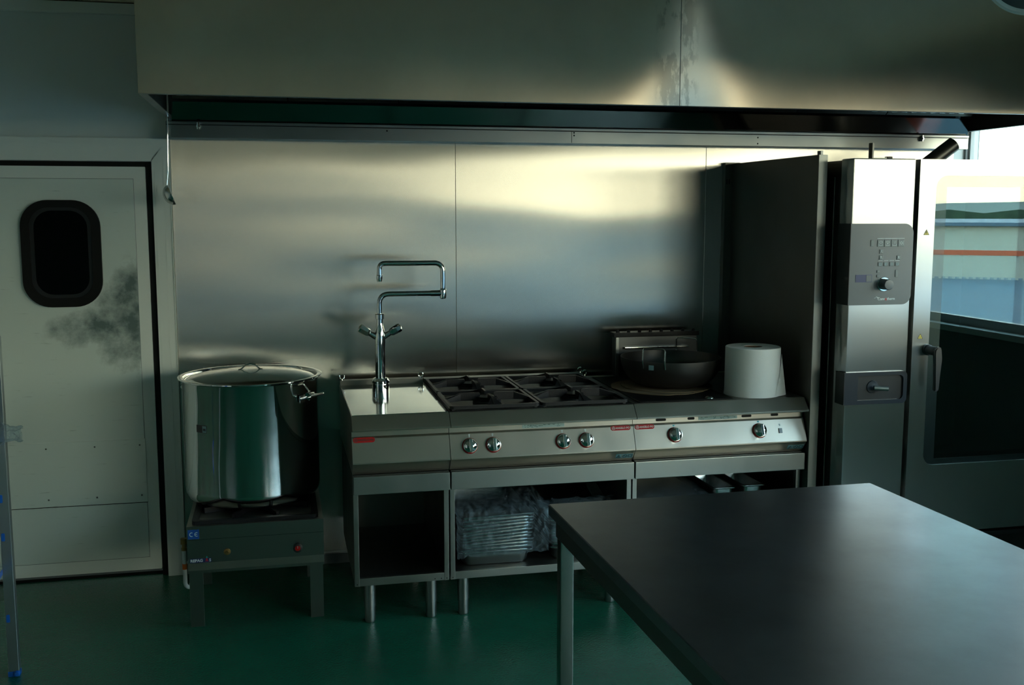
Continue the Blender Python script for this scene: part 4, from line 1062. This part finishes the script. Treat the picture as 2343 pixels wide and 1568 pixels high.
bl = thing('roller_blind', 'salmon coloured roller blind high on the window wall, mirrored in the hood', 'blind', (3.35, .01, 1.50))
obj('blind_cloth', bx(3.350, 3.353, -.34, .37, 1.515, 2.26), 'salmon_cloth', bl)
obj('blind_roll', tube([(3.352, -.34, 2.275), (3.352, .37, 2.275)], .014, 16), 'salmon_cloth', bl)
obj('bottom_bar', bx(3.344, 3.358, -.345, .375, 1.500, 1.5145, .003), 'salmon_cloth', bl)

# round lamp near the ceiling, top right corner
lm = thing('ceiling_lamp', 'round ceiling lamp with pale rim in the top right corner', 'lamp', (1.66, -1.6, 2.36))
ctr = Vector((1.78, -1.55, 2.395)); d = Vector((-.60, -.78, -.17)).normalized(); q = d.to_track_quat('Z', 'Y').to_matrix().to_4x4()
obj('lamp_housing', lathe([(0, -.10), (.06, -.10), (.075, -.07), (.125, .0), (.135, .004), (.135, .010), (.128, .012), (.122, .006), (.05, -.06), (0, -.065)], ctr, 56, 'Z', q), 'frame_paint', lm)
obj('lamp_lens', lathe([(0, .0), (.122, .0), (.122, .003), (0, .004)], ctr, 56, 'Z', q), 'panel_grey', lm)
obj('lamp_stem', tube([ctr - d * .09, ctr - d * .09 + Vector((0, 0, .10)), (ctr.x - d.x * .09, ctr.y - d.y * .09, ZC - .001)], .010, 12), 'frame_paint', lm)

# ============================================================ OUTSIDE, SEEN IN REFLECTIONS
struct('outside_ground', bx(RX + .4, 900, -900, 500, -6.3, -6.0), 'outside_ground')
def outside_dir(dist, lat):   # axis roughly along the direction reflected by the oven door
    ux, uy = .60, -.80; vx, vy = .80, .60
    return (RX + ux * dist + vx * lat, -1.2 + uy * dist + vy * lat)
def obox(name, d0, d1, l0, l1, z0, z1, m, parent=None):
    bm = B(); c = [outside_dir(d0, l0), outside_dir(d0, l1), outside_dir(d1, l1), outside_dir(d1, l0)]
    add_prism(bm, c, z0, z1, 'Z'); return obj(name, bm, m, parent)
rf = obox('low_flat_roof_building', 3.0, 27, -60, 60, -6, -.15, 'outside_roof'); tag(rf, 'low neighbouring building with blue grey metal roof, mirrored in the oven door', 'building')
rl = thing('roof_railing', 'orange roof edge railing mirrored in the oven door', 'railing', (*outside_dir(26, 0), -.15))
obox('top_rail', 25.9, 26.1, -30, 30, .52, .66, 'outside_orange', rl)
bm = B()
for k in range(330):
    a_ = -30 + k * .18; c = [outside_dir(25.95, a_), outside_dir(25.95, a_ + .07), outside_dir(26.05, a_ + .07), outside_dir(26.05, a_)]
    add_prism(bm, c, -.15, .52, 'Z')
obj('balusters', bm, 'outside_wall', rl)
wh = thing('warehouse', 'pale warehouse with blue roof edge mirrored in the oven door', 'building', (*outside_dir(60, 0), -6))
obox('walls', 55, 90, -60, 60, -6, 1.0, 'outside_wall', wh); obox('roof_edge', 54.6, 90.4, -61, 61, 1.0, 1.18, 'outside_blue', wh)
def ridge(name, dist, h0, amp, lat, m, sc, depth=10, seed=1):
    bm = B(); n = 160; A = []; C = []; E_ = []
    for k in range(n + 1):
        l = -lat + 2 * lat * k / n; hh = h0 + amp * (noise.noise(Vector((l * sc, seed, 0))) + .5 * noise.noise(Vector((l * sc * 4, seed, 3))) + .25 * noise.noise(Vector((l * sc * 13, seed, 9))))
        a = outside_dir(dist, l); b = outside_dir(dist + depth, l); c = outside_dir(dist + depth * 2, l)
        A.append(bm.verts.new((*a, -8))); C.append(bm.verts.new((*b, hh))); E_.append(bm.verts.new((*c, -8)))
    for k in range(n):
        bm.faces.new((A[k], A[k + 1], C[k + 1], C[k])); bm.faces.new((C[k], C[k + 1], E_[k + 1], E_[k]))
    return struct(name, bm, m)
ridge('outside_trees', 130, 1.6, 3.6, 330, 'outside_tree', .035, 8, 2)
ridge('outside_hills', 600, 7.5, 6, 1500, 'outside_hill', .004, 80, 5)
